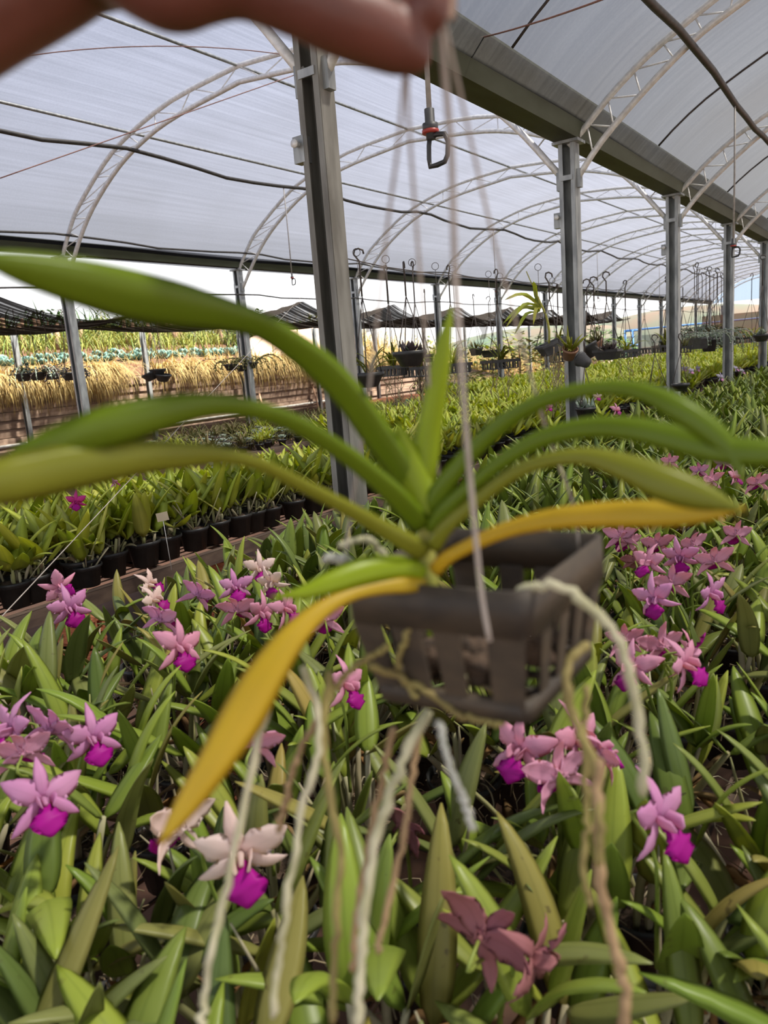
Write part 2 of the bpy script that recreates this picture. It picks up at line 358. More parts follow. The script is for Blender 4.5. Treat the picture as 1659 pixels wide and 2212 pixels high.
def steel_post(x, y, h, label, group, s=1.0, m=galv, near=False, bracket=True):
    t = thing('steel_post', label, 'post', (x, y, 0), 0, group)
    p = MB(); wx, wy, th, lip = .12 * s, .10 * s, .006, .03 * s
    p.box((0, wy / 2, h / 2), (wx, th, h))
    for sgn in (-1, 1):
        p.box((sgn * wx / 2, 0, h / 2), (th, wy, h)); p.box((sgn * (wx / 2 - lip / 2), -wy / 2, h / 2), (lip, th, h))
    p.build('profile', m, t, False)
    if bracket:
        for sgn in (-1, 1):
            MB().box((sgn * (wx / 2 + .018), 0, h - .27), (.03, .05, .13)).build('bracket', galv, t, False)
        MB().box((0, -wy / 2 - .004, h - .26), (wx * .75, .010, .035)).build('cross_plate', galv, t, False)
        if near:
            q = MB(); q.box((-wx / 2 - .02, -.03, h - .55), (.06, .05, .11)); q.build('clamp', galv, t, False)
            q = MB(); q.lathe([(.012, 0), (.012, .02), (.018, .02), (.018, .03)], 10, (-wx / 2 - .02, -.055, h - .53), rotx(PI / 2)); q.build('bolt', pipe_m, t)
        q = MB(); q.box((0, 0, h - .012), (.2 * s, .16 * s, .02)); q.build('top_plate', galv, t, False)
    return t
for i in range(NB):
    steel_post(XA, Y0 + 3 * i, ZG, ['tall galvanized channel post right of the hand, nearest to the camera', 'galvanized channel post with tilted pots and basket hung around it'][i] if i < 2 else
               '%s galvanized channel post from the camera in the middle row' % ord_(i), 'middle row of posts', 1, galv_old if i == 0 else galv, i < 3)
for i in range(-1, NB):
    steel_post(XB, Y0 + 3 * i + 3, ZG + .06, '%s galvanized post from the left in the row along the open side' % ord_(i + 1), 'posts along the open side', .95, galv, False)
for i in range(10):
    steel_post(XC, 8.35 + 3 * (i - 1), H + 1.08, '%s slim steel post from the left under the far edge of the shade net' % ord_(i), 'slim posts under the shade net', .8, galv, False, False)
for i in range(-1, NB):
    steel_post(XD, Y0 + 3 * i, ZG, 'galvanized post on the far right side of the greenhouse', 'right side posts', 1, galv)

def truss(x0, x1, y, tu, tl, label, group):
    t = thing('arch_truss', label, 'roof truss', ((x0 + x1) / 2, y, ZG), 0, group)
    off = np.array([(x0 + x1) / 2, y, ZG])
    up = arch(tu, x0, x1, 22); lo = arch(tl, x0, x1, 22)
    P = lambda q, dy=0: np.stack([q[:, 0], np.full(len(q), y + dy), q[:, 1]], 1) - off
    MB().tube(P(up), .024, 8).build('upper_chord', pipe_m, t); MB().tube(P(lo), .024, 8).build('lower_chord', pipe_m, t)
    U2, L2 = P(up), P(lo); zz = []
    for k in range(2, len(U2) - 2, 1): zz.append(U2[k] if k % 2 else L2[k])
    MB().tube(np.repeat(np.array(zz), 2, 0) + np.tile([[0, 0, 0], [.004, 0, 0]], (len(zz), 1)), .006, 5).build('zigzag_rod', pipe_m, t)
for i in range(-1, NB):
    truss(XB, XA, Y0 + 3 * i, UP, LO, '%s arched pipe truss from the camera spanning the left bay' % ord_(i + 1), 'arched trusses of the left bay')
for i in range(0, NB):
    truss(XA, XD, Y0 + 3 * i, UR, LR, '%s arched pipe truss from the camera rising right of the middle gutter' % ord_(i), 'arched trusses of the right bay')

def gutter(x, z, label, kx=1.0, kz=1.0):
    pr = [(-.15, .22), (-.09, 0), (.09, 0), (.15, .22), (.18, .22), (.18, .235), (.14, .235), (.08, .02), (-.08, .02), (-.14, .235), (-.18, .235), (-.18, .22)]
    pr = [(a_ * kx, b_ * kz) for a_, b_ in pr]; mb = MB(); k = len(pr); ys = np.linspace(-4.2, YE, 16)
    V = [[p[0], yy, p[1]] for yy in ys for p in pr]
    f = [(i * k + j, i * k + (j + 1) % k, (i + 1) * k + (j + 1) % k, (i + 1) * k + j) for i in range(len(ys) - 1) for j in range(k)]
    t = thing('rain_gutter', label, 'gutter', (x, 0, z)); mb.add(V, f); mb.build('channel', gut_m, t, False)
    for i in range(-1, NB): MB().box((0, Y0 + 3 * i + .2, -.006), (.2 * kx, .22, .012)).build('joint_plate', gut_m, t, False)
gutter(XA, ZG, 'long dark olive steel gutter over the middle row of posts')
gutter(XB, ZG + .08, 'grey steel gutter along the open left side of the greenhouse', .7, .62)
gutter(XD, ZG, 'dark steel gutter on the far right side of the greenhouse')

def line_thing(name, label, cat, pts, r, m, part=None, n=6):
    t = MB().tube(pts, r, n).build(name, m); return tag(t, label, cat)
for x, z, lab in ((-7.05, 2.64, 'thin steel purlin beside the black irrigation pipe of the left bay'), (-5.42, 2.88, 'straight steel purlin along the crown of the left roof bay'), (-3.7, 2.62, 'steel purlin on the right slope of the left roof bay')):
    line_thing('purlin', lab, 'purlin', [(x, yy, H + z - .035) for yy in np.linspace(-4, YE, 14)], .016, galv)
def wavy(x, z, y0, y1, amp, per=3.0, n=90):
    return [(x + .02 * math.sin(yy * 1.3), yy, z - amp * abs(math.sin((yy - Y0) / per * PI)) + .008 * math.sin(yy * 5)) for yy in np.linspace(y0, y1, n)]
PXL, PZL = -7.0, H + 2.43
line_thing('irrigation_pipe', 'black irrigation pipe tied under the arches of the left bay', 'pipe', wavy(PXL, PZL, -4, YE - 3, .10), .022, hose_m, n=8)
PXR, PZR = -1.33, H + 1.885
line_thing('irrigation_pipe', 'thick black irrigation pipe crossing the upper right corner under the arches', 'pipe', wavy(PXR, PZR, -2, YE, .02), .025, hose_m, n=8)
line_thing('hose', 'thin black hose along the top of the open side gutter', 'hose', wavy(XB + .25, ZG + .28, -3, YE, .06), .014, hose_m)
line_thing('hose', 'dark hose stretched between the open side posts below the gutter', 'hose', wavy(XB + .1, H + 1.18, -3, YE, .05), .011, hose_m)
# seams of the right bay covering between the trusses
for i in range(4):
    a = arch(UR, XA, XD, 16)
    line_thing('roof_cable', '%s thin dark cable from the camera holding the right bay covering' % ord_(i), 'cable', [(p[0] + .02, Y0 + 1.5 + 3 * i, p[1] + .01) for p in a if XA + .2 < p[0] < XD - .2], .009, wire_m)
# thin bracing wires
def sag(p, q, s, n=14):
    p, q = np.array(p, float), np.array(q, float); t = np.linspace(0, 1, n)[:, None]
    P = p + (q - p) * t; P[:, 2] -= (4 * s * t * (1 - t))[:, 0]; return P
line_thing('brace_wire', 'thin reddish wire from the first truss down to the left frame edge', 'wire', sag(on(648, 158, 1, Y0 + 3) * 1.0, on(0, 385, 1, 3.2), .0), .004, wire_r)
line_thing('brace_wire', 'thin reddish wire strung high across the left roof below the hand', 'wire', sag(on(640, 122, 1, 5.5), on(-60, 140, 1, 3.4), -.1), .004, wire_r)
line_thing('brace_wire', 'thin wire strung across the right roof bay above the gutter', 'wire', sag(on(925, 100, 1, 5.0), on(1330, -12, 1, 3.0), .03), .004, wire_r)

def sprinkler(top, ztip, label, s=1.0):
    t = thing('sprinkler_drop', label, 'sprinkler', top); L = top[2] - ztip
    MB().tube([(0, 0, 0), (.004, 0, -L * .5), (0, 0, -L + .09)], .0075 * s, 8).build('drop_tube', pvc_m, t)
    q = MB(); q.lathe([(.010, -L + .10), (.014, -L + .10), (.014, -L + .062), (.022, -L + .062), (.022, -L + .045), (.013, -L + .04), (.013, -L + .02)], 12); q.build('valve_body', grey_pl, t)
    q = MB(); q.lathe([(.024, -L + .045), (.024, -L + .036)], 12); q.build('collar_ring', red_m, t)
    q = MB(); q.tube([(-.004, 0, -L + .026), (.02, 0, -L + .03), (.044, 0, -L + .026), (.054, 0, -L + .004), (.05, 0, -L - .03), (.04, 0, -L - .046), (.016, 0, -L - .05), (-.008, 0, -L - .05), (-.01, 0, -L - .03), (-.008, 0, -L + .004), (-.004, 0, -L + .026)], .0075, 6)
    q.build('deflector_bridge', black_pl, t); return t
p = at(932, 318, 2.15); sprinkler((p[0], p[1], PZR), p[2], 'grey sprinkler drop with red collar hanging right under the fingertips')
bt = MB().tube([(PXR, p[1], PZR - .02), (p[0], p[1], PZR)], .012, 6)
bt.build('irrigation_branch', hose_m); tag(bpy.context.scene.objects['irrigation_branch'], 'short black branch pipe feeding the nearest sprinkler', 'pipe')
sprinkler((PXR + .02 * math.sin(7.35 * 1.3), 7.35, PZR), on(1593, 545, 0, PXR)[2], 'sprinkler drop hanging from the black pipe at the right edge')
for i, yy in enumerate((8.22, 14.4, 20.4, 26.4)):
    sprinkler((PXL + .02 * math.sin(yy * 1.3), yy, PZL - .10 * abs(math.sin((yy - Y0) / 3 * PI))), H + 1.16, '%s sprinkler drop from the left under the pipe of the left bay' % ord_(i))

# shade net outside the open side
mb = MB(); nx, ny = 26, 140; ys = np.linspace(1.0, 31.5, ny); xs = np.linspace(-9.45, -13.3, nx)
V = []
for x in xs:
    u = (x + 9.45) / -3.85
    for y in ys:
        ph = ((y - 2.32) / 3.0) % 1.0; tent = (1 - 2 * abs(ph - .5)) ; tent = 1 - tent     # 1 at the supports
        tent = tent ** 1.7
        z = H + (.86 + .36 * tent) * (1 - u) + (1.06 + .05 * tent) * u - .13 * math.sin(PI * u) * (1 - .3 * tent) + .012 * math.sin(u * 60 + y)
        V.append((x, y + .12 * math.sin(u * 5), z))
mb.add(V, [(i * ny + j, (i + 1) * ny + j, (i + 1) * ny + j + 1, i * ny + j + 1) for i in range(nx - 1) for j in range(ny - 1)])
t = thing('shade_net', 'long black sagging shade net stretched outside the open side', 'shade net', (-12, 16, H + 1.0)); o = mb.build('net', net_m, t); o.location = (12, -16, -H - 1.0)
fl = MB()
for px_, py_, s_ in ((800, 690, .5), (1045, 712, .5), (1240, 745, .6)):
    p = on(px_, py_, 0, -11.5); q = np.array([12, -16, -H - 1.0])
    fl.add(np.array([p + (0, -s_, .25), p + (0, s_, .3), p + (-.1, s_ * .6, -.28), p + (-.1, -.1, -.32), p + (.1, -s_ * .7, -.1)]) + q, [(0, 1, 2, 3, 4)])
fl.build('torn_flap', net_s, t, False)

# ------------------------------------------------------------------ garden terrace behind the wall
def blades(n, posf, lenr, mi_w, droop, segs=5, seedling=None):
    mb = MB()
    for _ in range(n):
        p, az, inc, L = posf()
        t = np.linspace(0, 1, segs); an = inc - droop * t
        st = L / (segs - 1); d = np.stack([np.cos(an) * math.cos(az), np.cos(an) * math.sin(az), np.sin(an)], 1)
        P = np.array(p) + np.vstack([[0, 0, 0], np.cumsum(d[:-1] * st, 0)])
        mb.strip(P, mi_w * (1 - .85 * t), np.array([-math.sin(az), math.cos(az), 0]), .2, .002, hi=False)
    return mb
def straw_pos():
    y = random.choice([random.uniform(6.6, 11.4), random.uniform(11.9, 22.5)])
    if 10.9 < y < 11.8: y -= 1.0
    return (-14.45 - random.uniform(0, .45), y, 1.50 + random.uniform(-.02, .16)), random.gauss(-.3, .6), random.uniform(.1, .9), random.uniform(.6, 1.2) * (1.3 if 15.5 < y < 19 else 1)
tag(blades(5200, straw_pos, 0, .011, 2.4, 6).build('dry_grass', straw_m), 'pale dry grass hanging over the old retaining wall', 'dry grass', kind='stuff')
def tall_pos():
    y = random.uniform(5, 40); return (-random.uniform(15.0, 20), y, float(tz(-17, y)) - .25), random.uniform(0, 6.3), random.uniform(1.0, 1.6), random.uniform(.3, .8)
tag(blades(2600, tall_pos, 0, .009, 1.0, 5).build('dry_grass', straw_m), 'thin standing dry grass on the terrace behind the wall', 'dry grass', kind='stuff')
def tall2():
    y = random.uniform(21, 46); xg = -random.uniform(14.9, 22); return (xg, y, float(tz(xg, y))), random.uniform(0, 6.3), random.uniform(1.1, 1.6), random.uniform(.6, 1.7)
tag(blades(2600, tall2, 0, .012, 1.0, 5).build('dry_grass', straw_m), 'tall dry yellow grass on the slope beyond the wall end', 'dry grass', kind='stuff')
def cabb(seed):
    r = random.Random(seed); mb = MB()
    for k in range(9):
        az = k * 2.4; inc = .35 + .08 * k; t = np.linspace(0, 1, 5); an = inc + .6 * t
        d = np.stack([np.cos(an) * math.cos(az), np.cos(an) * math.sin(az), np.sin(an)], 1) * .07
        P = np.vstack([[0, 0, 0], np.cumsum(d[:-1], 0)]) + (0, 0, .03)
        mb.strip(P, np.array([.02, .07, .10, .09, .03]), np.array([-math.sin(az), math.cos(az), 0]), .35, .004, hi=True)
    return mb.mesh('cabbage_plant', cab_m)
cm = [cabb(s) for s in range(2)]
cab0 = None
for row, (xx, n) in enumerate(((-16.9, 95), (-17.5, 95))):
    for k in range(n):
        y = 6.5 + k * .27 + random.uniform(-.08, .08)
        o = bpy.data.objects.new('cabbage_plant', cm[k % 2]); C.objects.link(o)
        o.location = (xx + random.uniform(-.12, .12), y, float(tz(xx, y)) - .02); o.rotation_euler = (0, 0, random.uniform(0, 6)); s = random.uniform(.5, .85); o.scale = (s, s, s)
        tag(o, 'blue green cabbage plant in the garden rows behind the wall', 'cabbage', 'cabbage plants in the garden rows')
for k in range(80):                           # wooden stakes
    y = 7 + k * .36 + random.uniform(-.2, .2); x = -random.uniform(19.5, 24); h = random.uniform(.7, .95)
    z0 = float(tz(x, y)) - .05
    o = MB().tube([(0, 0, 0), (random.uniform(-.05, .05), random.uniform(-.06, .06), h * .5), (random.uniform(-.08, .08), random.uniform(-.1, .1), h)], [.07, .06, .05], 7).build('wooden_stake', wood_m, None, True, (x, y, z0))
    tag(o, 'brown wooden stake standing in the far garden under the net', 'stake', 'wooden stakes in the far garden')
def stalkplant(seed):
    r = random.Random(seed); mb = MB(); h = r.uniform(.9, 1.5)
    mb.tube([(0, 0, 0), (.03, .02, h * .5), (r.uniform(-.1, .1), r.uniform(-.1, .1), h)], [.016, .013, .006], 5)
    for k in range(13):
        z = h * (.25 + .75 * k / 13); az = r.uniform(0, 6.3); L = r.uniform(.25, .5); t = np.linspace(0, 1, 5); an = .9 - 1.6 * t
        d = np.stack([np.cos(an) * math.cos(az), np.cos(an) * math.sin(az), np.sin(an)], 1) * L / 4
        P = np.vstack([[0, 0, 0], np.cumsum(d[:-1], 0)]) + (.02, 0, z)
        mb.strip(P, np.array([.012, .025, .028, .02, .003]), np.array([-math.sin(az), math.cos(az), 0]), .2, .003, hi=False)
    return mb.mesh('garden_plant', corn_m)
sm = [stalkplant(s) for s in range(4)]
for k in range(280):
    y = 6 + random.random() ** .9 * 30; o = bpy.data.objects.new('garden_plant', sm[k % 4]); C.objects.link(o)
    xg = -random.uniform(15.3, 23); o.location = (xg, y, float(tz(xg, y)) - .02); o.rotation_euler = (random.uniform(-.1, .1), random.uniform(-.1, .1), random.uniform(0, 6)); s = random.uniform(.4, .8); o.scale = (s, s, s)
    tag(o, 'tall yellow green leafy stalk growing in the garden behind the wall', 'garden plant', 'leafy stalks in the garden')
def bush(c, r, n, label, m=bush_m):
    t = thing('bush', label, 'bush', c); mb = MB(); rr = np.array(r)
    for _ in range(n):
        v = rng.normal(size=3); v /= np.linalg.norm(v); v[2] = abs(v[2]) * 1.0; p = v * rr * rng.uniform(.6, 1.0)
        az = rng.uniform(0, 6.3); d = np.array([math.cos(az), math.sin(az), rng.uniform(-.5, .4)]) * rng.uniform(.12, .22) * max(1, rr[0] / 1.5)
        mb.strip(np.array([p, p + d * .5, p + d]), np.array([.02, .055, .004]) * max(1, rr[0] / 1.5), np.array([-math.sin(az), math.cos(az), 0]), .2, .003, hi=False)
    mb.build('foliage', m, t)
    MB().tube([(0, 0, 0), (.05, 0, r[2] * .4), (0, .05, r[2] * .75)], [.06, .05, .02], 6).build('trunk', wood_m, t); return t
for px_, d_, r_, lab, m_ in ((110, 26, (1.6, 1.6, 1.3), 'dark green bush among the stakes left of the open side posts', bush_m), (225, 27, (1.3, 1.3, 1.0), 'low dark green bush behind the cabbages left of centre', bush_m),
                         (560, 26, (1.2, 1.2, 1.3), 'dark bush behind the leftmost slim net posts', bush_m), (700, 27, (1.7, 1.7, 1.4), 'fresh green bush right of the near tall post', corn_m),
                         (940, 28, (1.8, 1.8, 2.2), 'bright green bush behind the dry grass slope', corn_m), (1120, 32, (2.6, 2.6, 2.2), 'broad sunlit shrub behind the hanging baskets', corn_m), (1250, 44, (3.6, 3.6, 2.6), 'distant green shrub left of the blue gate', bush_m)):
    p = at(px_, 760, d_); bush((p[0], p[1], float(tz(p[0], p[1])) - .1 if p[0] < -14.6 else 0), r_, 900, lab, m_)
def green_pos():
    y = random.uniform(5, 34); x = -random.uniform(17.9, 23); return (x, y, float(tz(x, y))), random.uniform(0, 6.3), random.uniform(1.05, 1.6), random.uniform(.3, .85)
tag(blades(4200, green_pos, 0, .022, 1.1, 5).build('garden_greens', corn_m), 'dense yellow green stalks filling the garden beyond the cabbages', 'garden plants', kind='stuff')
# far hedge and fence
def hedge_pos():
    y = random.uniform(0, 42); xh = -random.uniform(26, 29); return (xh, y, float(tz(xh, y))), random.uniform(0, 6.3), random.uniform(.8, 1.6), random.uniform(.8, 2.1)
tag(blades(2600, hedge_pos, 0, .05, 1.6, 4).build('hedge', bush_m), 'dark green hedge closing the far end of the garden', 'hedge', kind='stuff')
fn = thing('fence', 'grey green mesh fence beyond the net, right of centre', 'fence', (-20, 47, 0))
mb = MB(); mb.add([[-12, 0, .05], [9, 0, .05], [9, 0, 1.75], [-12, 0, 1.75]], [(0, 1, 2, 3)]); mb.build('mesh_panel', chain_m, fn, False)
for k in range(8): MB().tube([(-12 + 3 * k, 0, 0), (-12 + 3 * k, 0, 1.85)], .04, 6).build('fence_post', white_m, fn)
gt = thing('gate', 'pale blue metal gate in the mesh fence', 'gate', on(1368, 800, 1, 46.4) * (1, 1, 0))
mb = MB()
for k in range(-1, 2): mb.tube([(k * .45, 0, 0), (k * .45, 0, 2.1)], .06, 6)
for z in (.4, 1.2, 2.05): mb.tube([(-.5, 0, z), (.5, 0, z)], .05, 6)
mb.build('gate_frame', blue_m, gt)
MB().tube([(-.5, 0, 2.08), (7.5, .4, 2.15)], .05, 6).build('top_rail', blue_m, gt)
# soil mounds
def mound(c, r, label, m, name='soil_mound'):
    mb = MB(); k = 14
    for i in range(k + 1):
        pass
    t = np.linspace(0, PI / 2, 9); a = np.arange(24) * 2 * PI / 24; V = []
    for q in t:
        for w in a:
            e = 1 + .18 * math.sin(3 * w + 2 * q) + .1 * math.sin(7 * w)
            V.append((math.cos(q) * math.cos(w) * r[0] * e, math.cos(q) * math.sin(w) * r[1] * e, math.sin(q) * r[2] - .05))
    f = [(i * 24 + j, i * 24 + (j + 1) % 24, (i + 1) * 24 + (j + 1) % 24, (i + 1) * 24 + j) for i in range(8) for j in range(24)]
    mb.add(V, f); o = mb.build(name, m, None, True, c); return tag(o, label, 'mound')
red_b = pbr('fresh_red_earth', (.55, .20, .09), (.42, .15, .07), 2.5, .95, 0, None, .5)
sand_m = pbr('pale_sand', (.66, .46, .34), (.55, .36, .26), 3, .95)
p = on(1150, 815, 0, -13.2); mound((p[0], p[1], 0), (1.3, 5.5, .5), 'long heap of red earth beyond the hanging baskets', red_b)
p = on(850, 850, 0, -13.4); mound((p[0], p[1], 0), (.8, 3.5, .35), 'low bank of red earth at the foot of the wall end', red_b)
p = at(800, 760, 24); p[0] = min(p[0], -16.9); mound((p[0], p[1], float(tz(p[0], p[1])) - .1), (1.6, 2.4, 1.0), 'pale sand pile behind the near hanging pot', sand_m)
p = at(1400, 805, 36); mound((p[0], p[1], 0), (3.5, 3.0, .75), 'grey brown earth mound left of the third post', pbr('grey_earth', (.36, .26, .2), (.28, .2, .16), 2, .95))
# weeds on the ground between the open side and the wall
def weed_pos():
    return (-random.uniform(8.9, 14.2), random.uniform(5, 26), 0.0), random.uniform(0, 6.3), random.uniform(.7, 1.5), random.uniform(.15, .42)
tag(blades(3800, weed_pos, 0, .012, 1.2, 4).build('weeds', weed_m), 'low brownish weeds between the open side and the wall', 'weeds', kind='stuff')
for k, (a_, b_, lab) in enumerate(((on(1000, 0, 0, 0), 0, ''),)): pass
for px0, py0, px1, py1, lab in ((560, 850, 575, 905, 'pale stick leaning on the wall left of the near post'), (675, 830, 692, 895, 'thin pale stick leaning right of the straw clump')):
    p = on(px0, py0, 0, -14.35); q = on(px1, py1, 0, -13.9); q[2] = 0.0
    tag(MB().tube([p, (p + q) / 2, q], .025, 6).build('wooden_stick', wood_m), lab, 'stick')
p0 = on(0, 985, 0, -14.3); tag(MB().tube([(-14.36, 7.6, .35), (-14.36, 13.5, .36), (-14.36, 19.5, .4)], .03, 6).build('white_pipe', white_m), 'whitish pipe lying along the foot of the retaining wall', 'pipe')

# ------------------------------------------------------------------ benches
ZB = .45
def bench(x0, x1, y0, y1, label):
    t = thing('plant_bench', label, 'bench', ((x0 + x1) / 2, (y0 + y1) / 2, 0)); off = np.array([(x0 + x1) / 2, (y0 + y1) / 2, 0])
    for x in (x0, x1):
        m_ = MB(); m_.box((x - off[0], 0, ZB - .035), (.008, y1 - y0, .07)); m_.box((x - off[0] + (.02 if x == x0 else -.02), 0, ZB - .004), (.045, y1 - y0, .008)); m_.build('edge_rail', rust_m, t, False)
    s = MB(); k = int((y1 - y0) / .45)
    for i in range(k): s.box((0, y0 - off[1] + .2 + i * .45, ZB - .03), (x1 - x0 - .02, .035, .02))
    s.build('cross_bar', rust_m, t, False)['kind'] = 'stuff'
    w_ = MB(); nxx = int((x1 - x0) / .07)
    for i in range(nxx): w_.box((x0 - off[0] + .05 + i * .07, 0, ZB - .009), (.006, y1 - y0 - .02, .006))
    w_.build('wire_top', rust_m, t, False)['kind'] = 'stuff'
    l = MB()
    return t
bench(-2.02, .50, -.4, 41, 'near plant bench covered with flowering orchids below the camera')
bench(-4.22, -3.12, -.4, 41, 'left plant bench with rusty front rail holding black orchid pots')
bench(-8.4, -6.55, 1.0, 41, 'farther left plant bench with succulents, rusty rail in front')
bench(-6.2, -4.5, 7.2, 41, 'middle plant bench starting behind the near post, full of yellow green orchids')
# hollow clay bricks carrying the benches
hb = MB(); bw, bd, bh = .19, .10, .13
hb.box((0, 0, .008), (bw, bd, .016)); hb.box((0, 0, bh - .008), (bw, bd, .016)); hb.box((0, 0, bh / 2), (bw, bd, .014))
for s_ in (-1, 1): hb.box((0, s_ * (bd / 2 - .007), bh / 2), (bw, .014, bh))
hb.box((0, 0, bh / 2), (bw, .012, bh))
for k in range(5):
    for s_ in (-1, 1): hb.box((0, s_ * (bd / 2 + .001), .02 + k * .023), (bw, .004, .012))
hbm = hb.mesh('hollow_brick', brick_m, False)
def stack(x, y, lab, rz=0):
    for k in range(3):
        o = bpy.data.objects.new('hollow_brick', hbm); C.objects.link(o); o.location = (x, y, k * .1262); o.rotation_euler = (0, 0, rz + random.uniform(-.05, .05)); o.scale = (1, 1, .97)
        tag(o, 'clay brick, %s of the stack %s' % (['lowest', 'middle one', 'topmost'][k], lab), 'brick', 'bricks of the stack ' + lab)
stack(float(on(185, 1370, 2, .3)[0]) - .03, float(on(185, 1370, 2, .3)[1]), 'under the left rail behind the pink flowers', .25); stack(-3.2, .62, 'under the left rail at the frame edge', .1)
stack(-3.2, 2.9, 'under the left rail before the near post'); stack(-3.2, 6.2, 'under the left rail beyond the near post'); stack(-3.2, 12, 'under the far left rail')
for x_, nm in ((-1.9, 'under the near bench left edge'), (-4.1, 'under the back of the left bench'), (-6.65, 'under the succulent bench rail'), (-8.3, 'behind the succulent bench'), (.4, 'under the near bench right side')):
    for k_, yy in enumerate((1.6, 7.5, 16, 28)): stack(x_, yy, '%s, %s support' % (nm, ord_(k_)))

# ------------------------------------------------------------------ potted orchids
def pot_mb(r=.07, h=.105, n=20):
    return MB().lathe([(r * .72, 0), (r * .93, h * .86), (r * 1.0, h * .86), (r * 1.04, h * .9), (r * 1.04, h), (r * .97, h), (r * .93, h * .82)], n, cap1=False)
def curve_dir(p, az, inc, L, droop, n, wob=0.0):
    t = np.linspace(0, 1, n); an = inc - droop * t ** 1.3; azz = az + wob * t
    d = np.stack([np.cos(an) * np.cos(azz), np.cos(an) * np.sin(azz), np.sin(an)], 1) * L / (n - 1)
    return np.asarray(p, float) + np.vstack([[0, 0, 0], np.cumsum(d[:-1], 0)])
LEAFW = lambda t: np.clip(np.sin(PI * np.clip(t, 0, 1) ** .72) ** .62, .02, 1) * (1 - .12 * t)
def orchid_spec(seed, ncane=7, r=.07, tall=1.0, ck=1.0, lw=1.0, low=0.0):
    """canes rising from the pot, each ending in one or two leaves"""
    q = random.Random(seed); canes, leaves, roots, sheaths = [], [], [], []
    for k in range(ncane):
        a = q.uniform(0, 2 * PI); rr = r * .75 * math.sqrt(q.random()); az = a + q.gauss(0, .5)
        L = q.uniform(.09, .2) * tall * ck; inc = q.uniform(.95, 1.5)
        P = curve_dir((rr * math.cos(a), rr * math.sin(a), .09), az, inc, L, q.uniform(-.1, .25), 6)
        w = q.uniform(.0045, .0065)
        canes.append((P, w * np.array([.8, 1.15, 1.2, 1.1, .95, .8])))
        nl = 2 if q.random() < .72 else 1
        a0 = q.uniform(0, 2 * PI) if nl == 2 else az
        for j in range(nl):
            la = a0 + (PI * j if nl == 2 else 0) + q.gauss(0, .35)
            LL = q.uniform(.13, .23) * tall; li = (q.uniform(.62, 1.32) if nl == 2 else q.uniform(.9, 1.35)) - low
            leaves.append((P[-1] - (0, 0, .004), la, li, LL, q.uniform(.1, .9), q.uniform(.0175, .0265) * tall ** .5 * lw, q.uniform(-.25, .25), q.random()))
        if q.random() < .6:
            sheaths.append(curve_dir(P[2], q.uniform(0, 6.3), q.uniform(.2, 1.1), q.uniform(.06, .13), q.uniform(.2, 1.6), 5))
    for k in range(3):                      # old leafless canes
        a = q.uniform(0, 2 * PI)
        P = curve_dir((r * .7 * math.cos(a), r * .7 * math.sin(a), .09), a + q.gauss(0, .6), q.uniform(.7, 1.4), q.uniform(.12, .27), q.uniform(-.2, .3), 6)
        canes.append((P, q.uniform(.0025, .0042) * np.array([1, 1.1, 1.05, 1, .8, .4])))
    for k in range(22):
        a = q.uniform(0, 2 * PI); s0 = np.array([r * .8 * math.cos(a) * q.random(), r * .8 * math.sin(a) * q.random(), .1])
        e = np.array([r * q.uniform(.9, 1.7) * math.cos(a + q.gauss(0, .6)), r * q.uniform(.9, 1.7) * math.sin(a + q.gauss(0, .6)), q.uniform(-.0, .12)])
        m_ = (s0 + e) / 2 + (q.gauss(0, .015), q.gauss(0, .015), q.uniform(.0, .04))
        roots.append((spline([s0, m_, e], 7) + np.array([[q.gauss(0, .003) for _ in range(3)] for _ in range(7)]), q.uniform(.0009, .0019)))
    return canes, leaves, roots, sheaths
def leaf_into(mb, lf, n, hi, mi=0):
    p, az, inc, L, dr, w, wob, _ = lf
    P = curve_dir(p, az, inc, L, dr, n, wob); t = np.linspace(0, 1, n)
    W = w * np.clip(LEAFW(t), .06, 1); W[-1] = .0012
    mb.strip(P, W, np.array([-math.sin(az), math.cos(az), 0]), .28, .0022, hi=hi, mi=mi)
def substrate_mb(r=.07):
    mb = MB(); a = np.arange(16) * 2 * PI / 16; V = [(0, 0, .1)]
    for k, rr in enumerate((.5, .96)):
        V += [(r * rr * math.cos(w) * .97, r * rr * math.sin(w) * .97, .1 - .012 * k + .006 * math.sin(5 * w + k)) for w in a]
    f = [(0, 1 + j, 1 + (j + 1) % 16) for j in range(16)] + [(1 + j, 17 + j, 17 + (j + 1) % 16, 1 + (j + 1) % 16) for j in range(16)]
    return mb.add(V, f)
pot_me = pot_mb().mesh('pot', black_pl); sub_me = substrate_mb().mesh('substrate', sub_m)
def part(name, me, parent):
    o = bpy.data.objects.new(name, me); C.objects.link(o); o.parent = parent; return o
NEARV = 12
near_specs = [orchid_spec(100 + k, 7 + k % 3, .07, 1.0 + .12 * math.sin(k * 2)) for k in range(NEARV)]
def near_meshes(sp, k, lm=None):
    canes, leaves, roots, sheaths = sp; out = []
    for P, w in canes: out.append(('cane', MB().tube(P, w, 7).mesh('cane', cane_m)))
    for i, lf in enumerate(leaves):
        mb = MB(); leaf_into(mb, lf, 11, True); out.append(('leaf', mb.mesh('leaf', orch_d if lf[7] > .88 else (lm or orch_m))))
    mb = MB()
    for P, w in roots: mb.tube(P, w, 4)
    out.append(('roots', mb.mesh('roots', root_m)))
    for P in sheaths:
        mb = MB().strip(P, np.array([.003, .008, .010, .007, .001]), np.array([.6, .8, 0]), .5, .001, hi=False)
        out.append(('dead_sheath', mb.mesh('dead_sheath', dead_m)))
    return out
near_lib = [near_meshes(s, k) for k, s in enumerate(near_specs)]
left_lib = [near_meshes(orchid_spec(700 + k, 7, .07, 1.12, .5, 1.4, .1), k, orch_y) for k in range(8)]
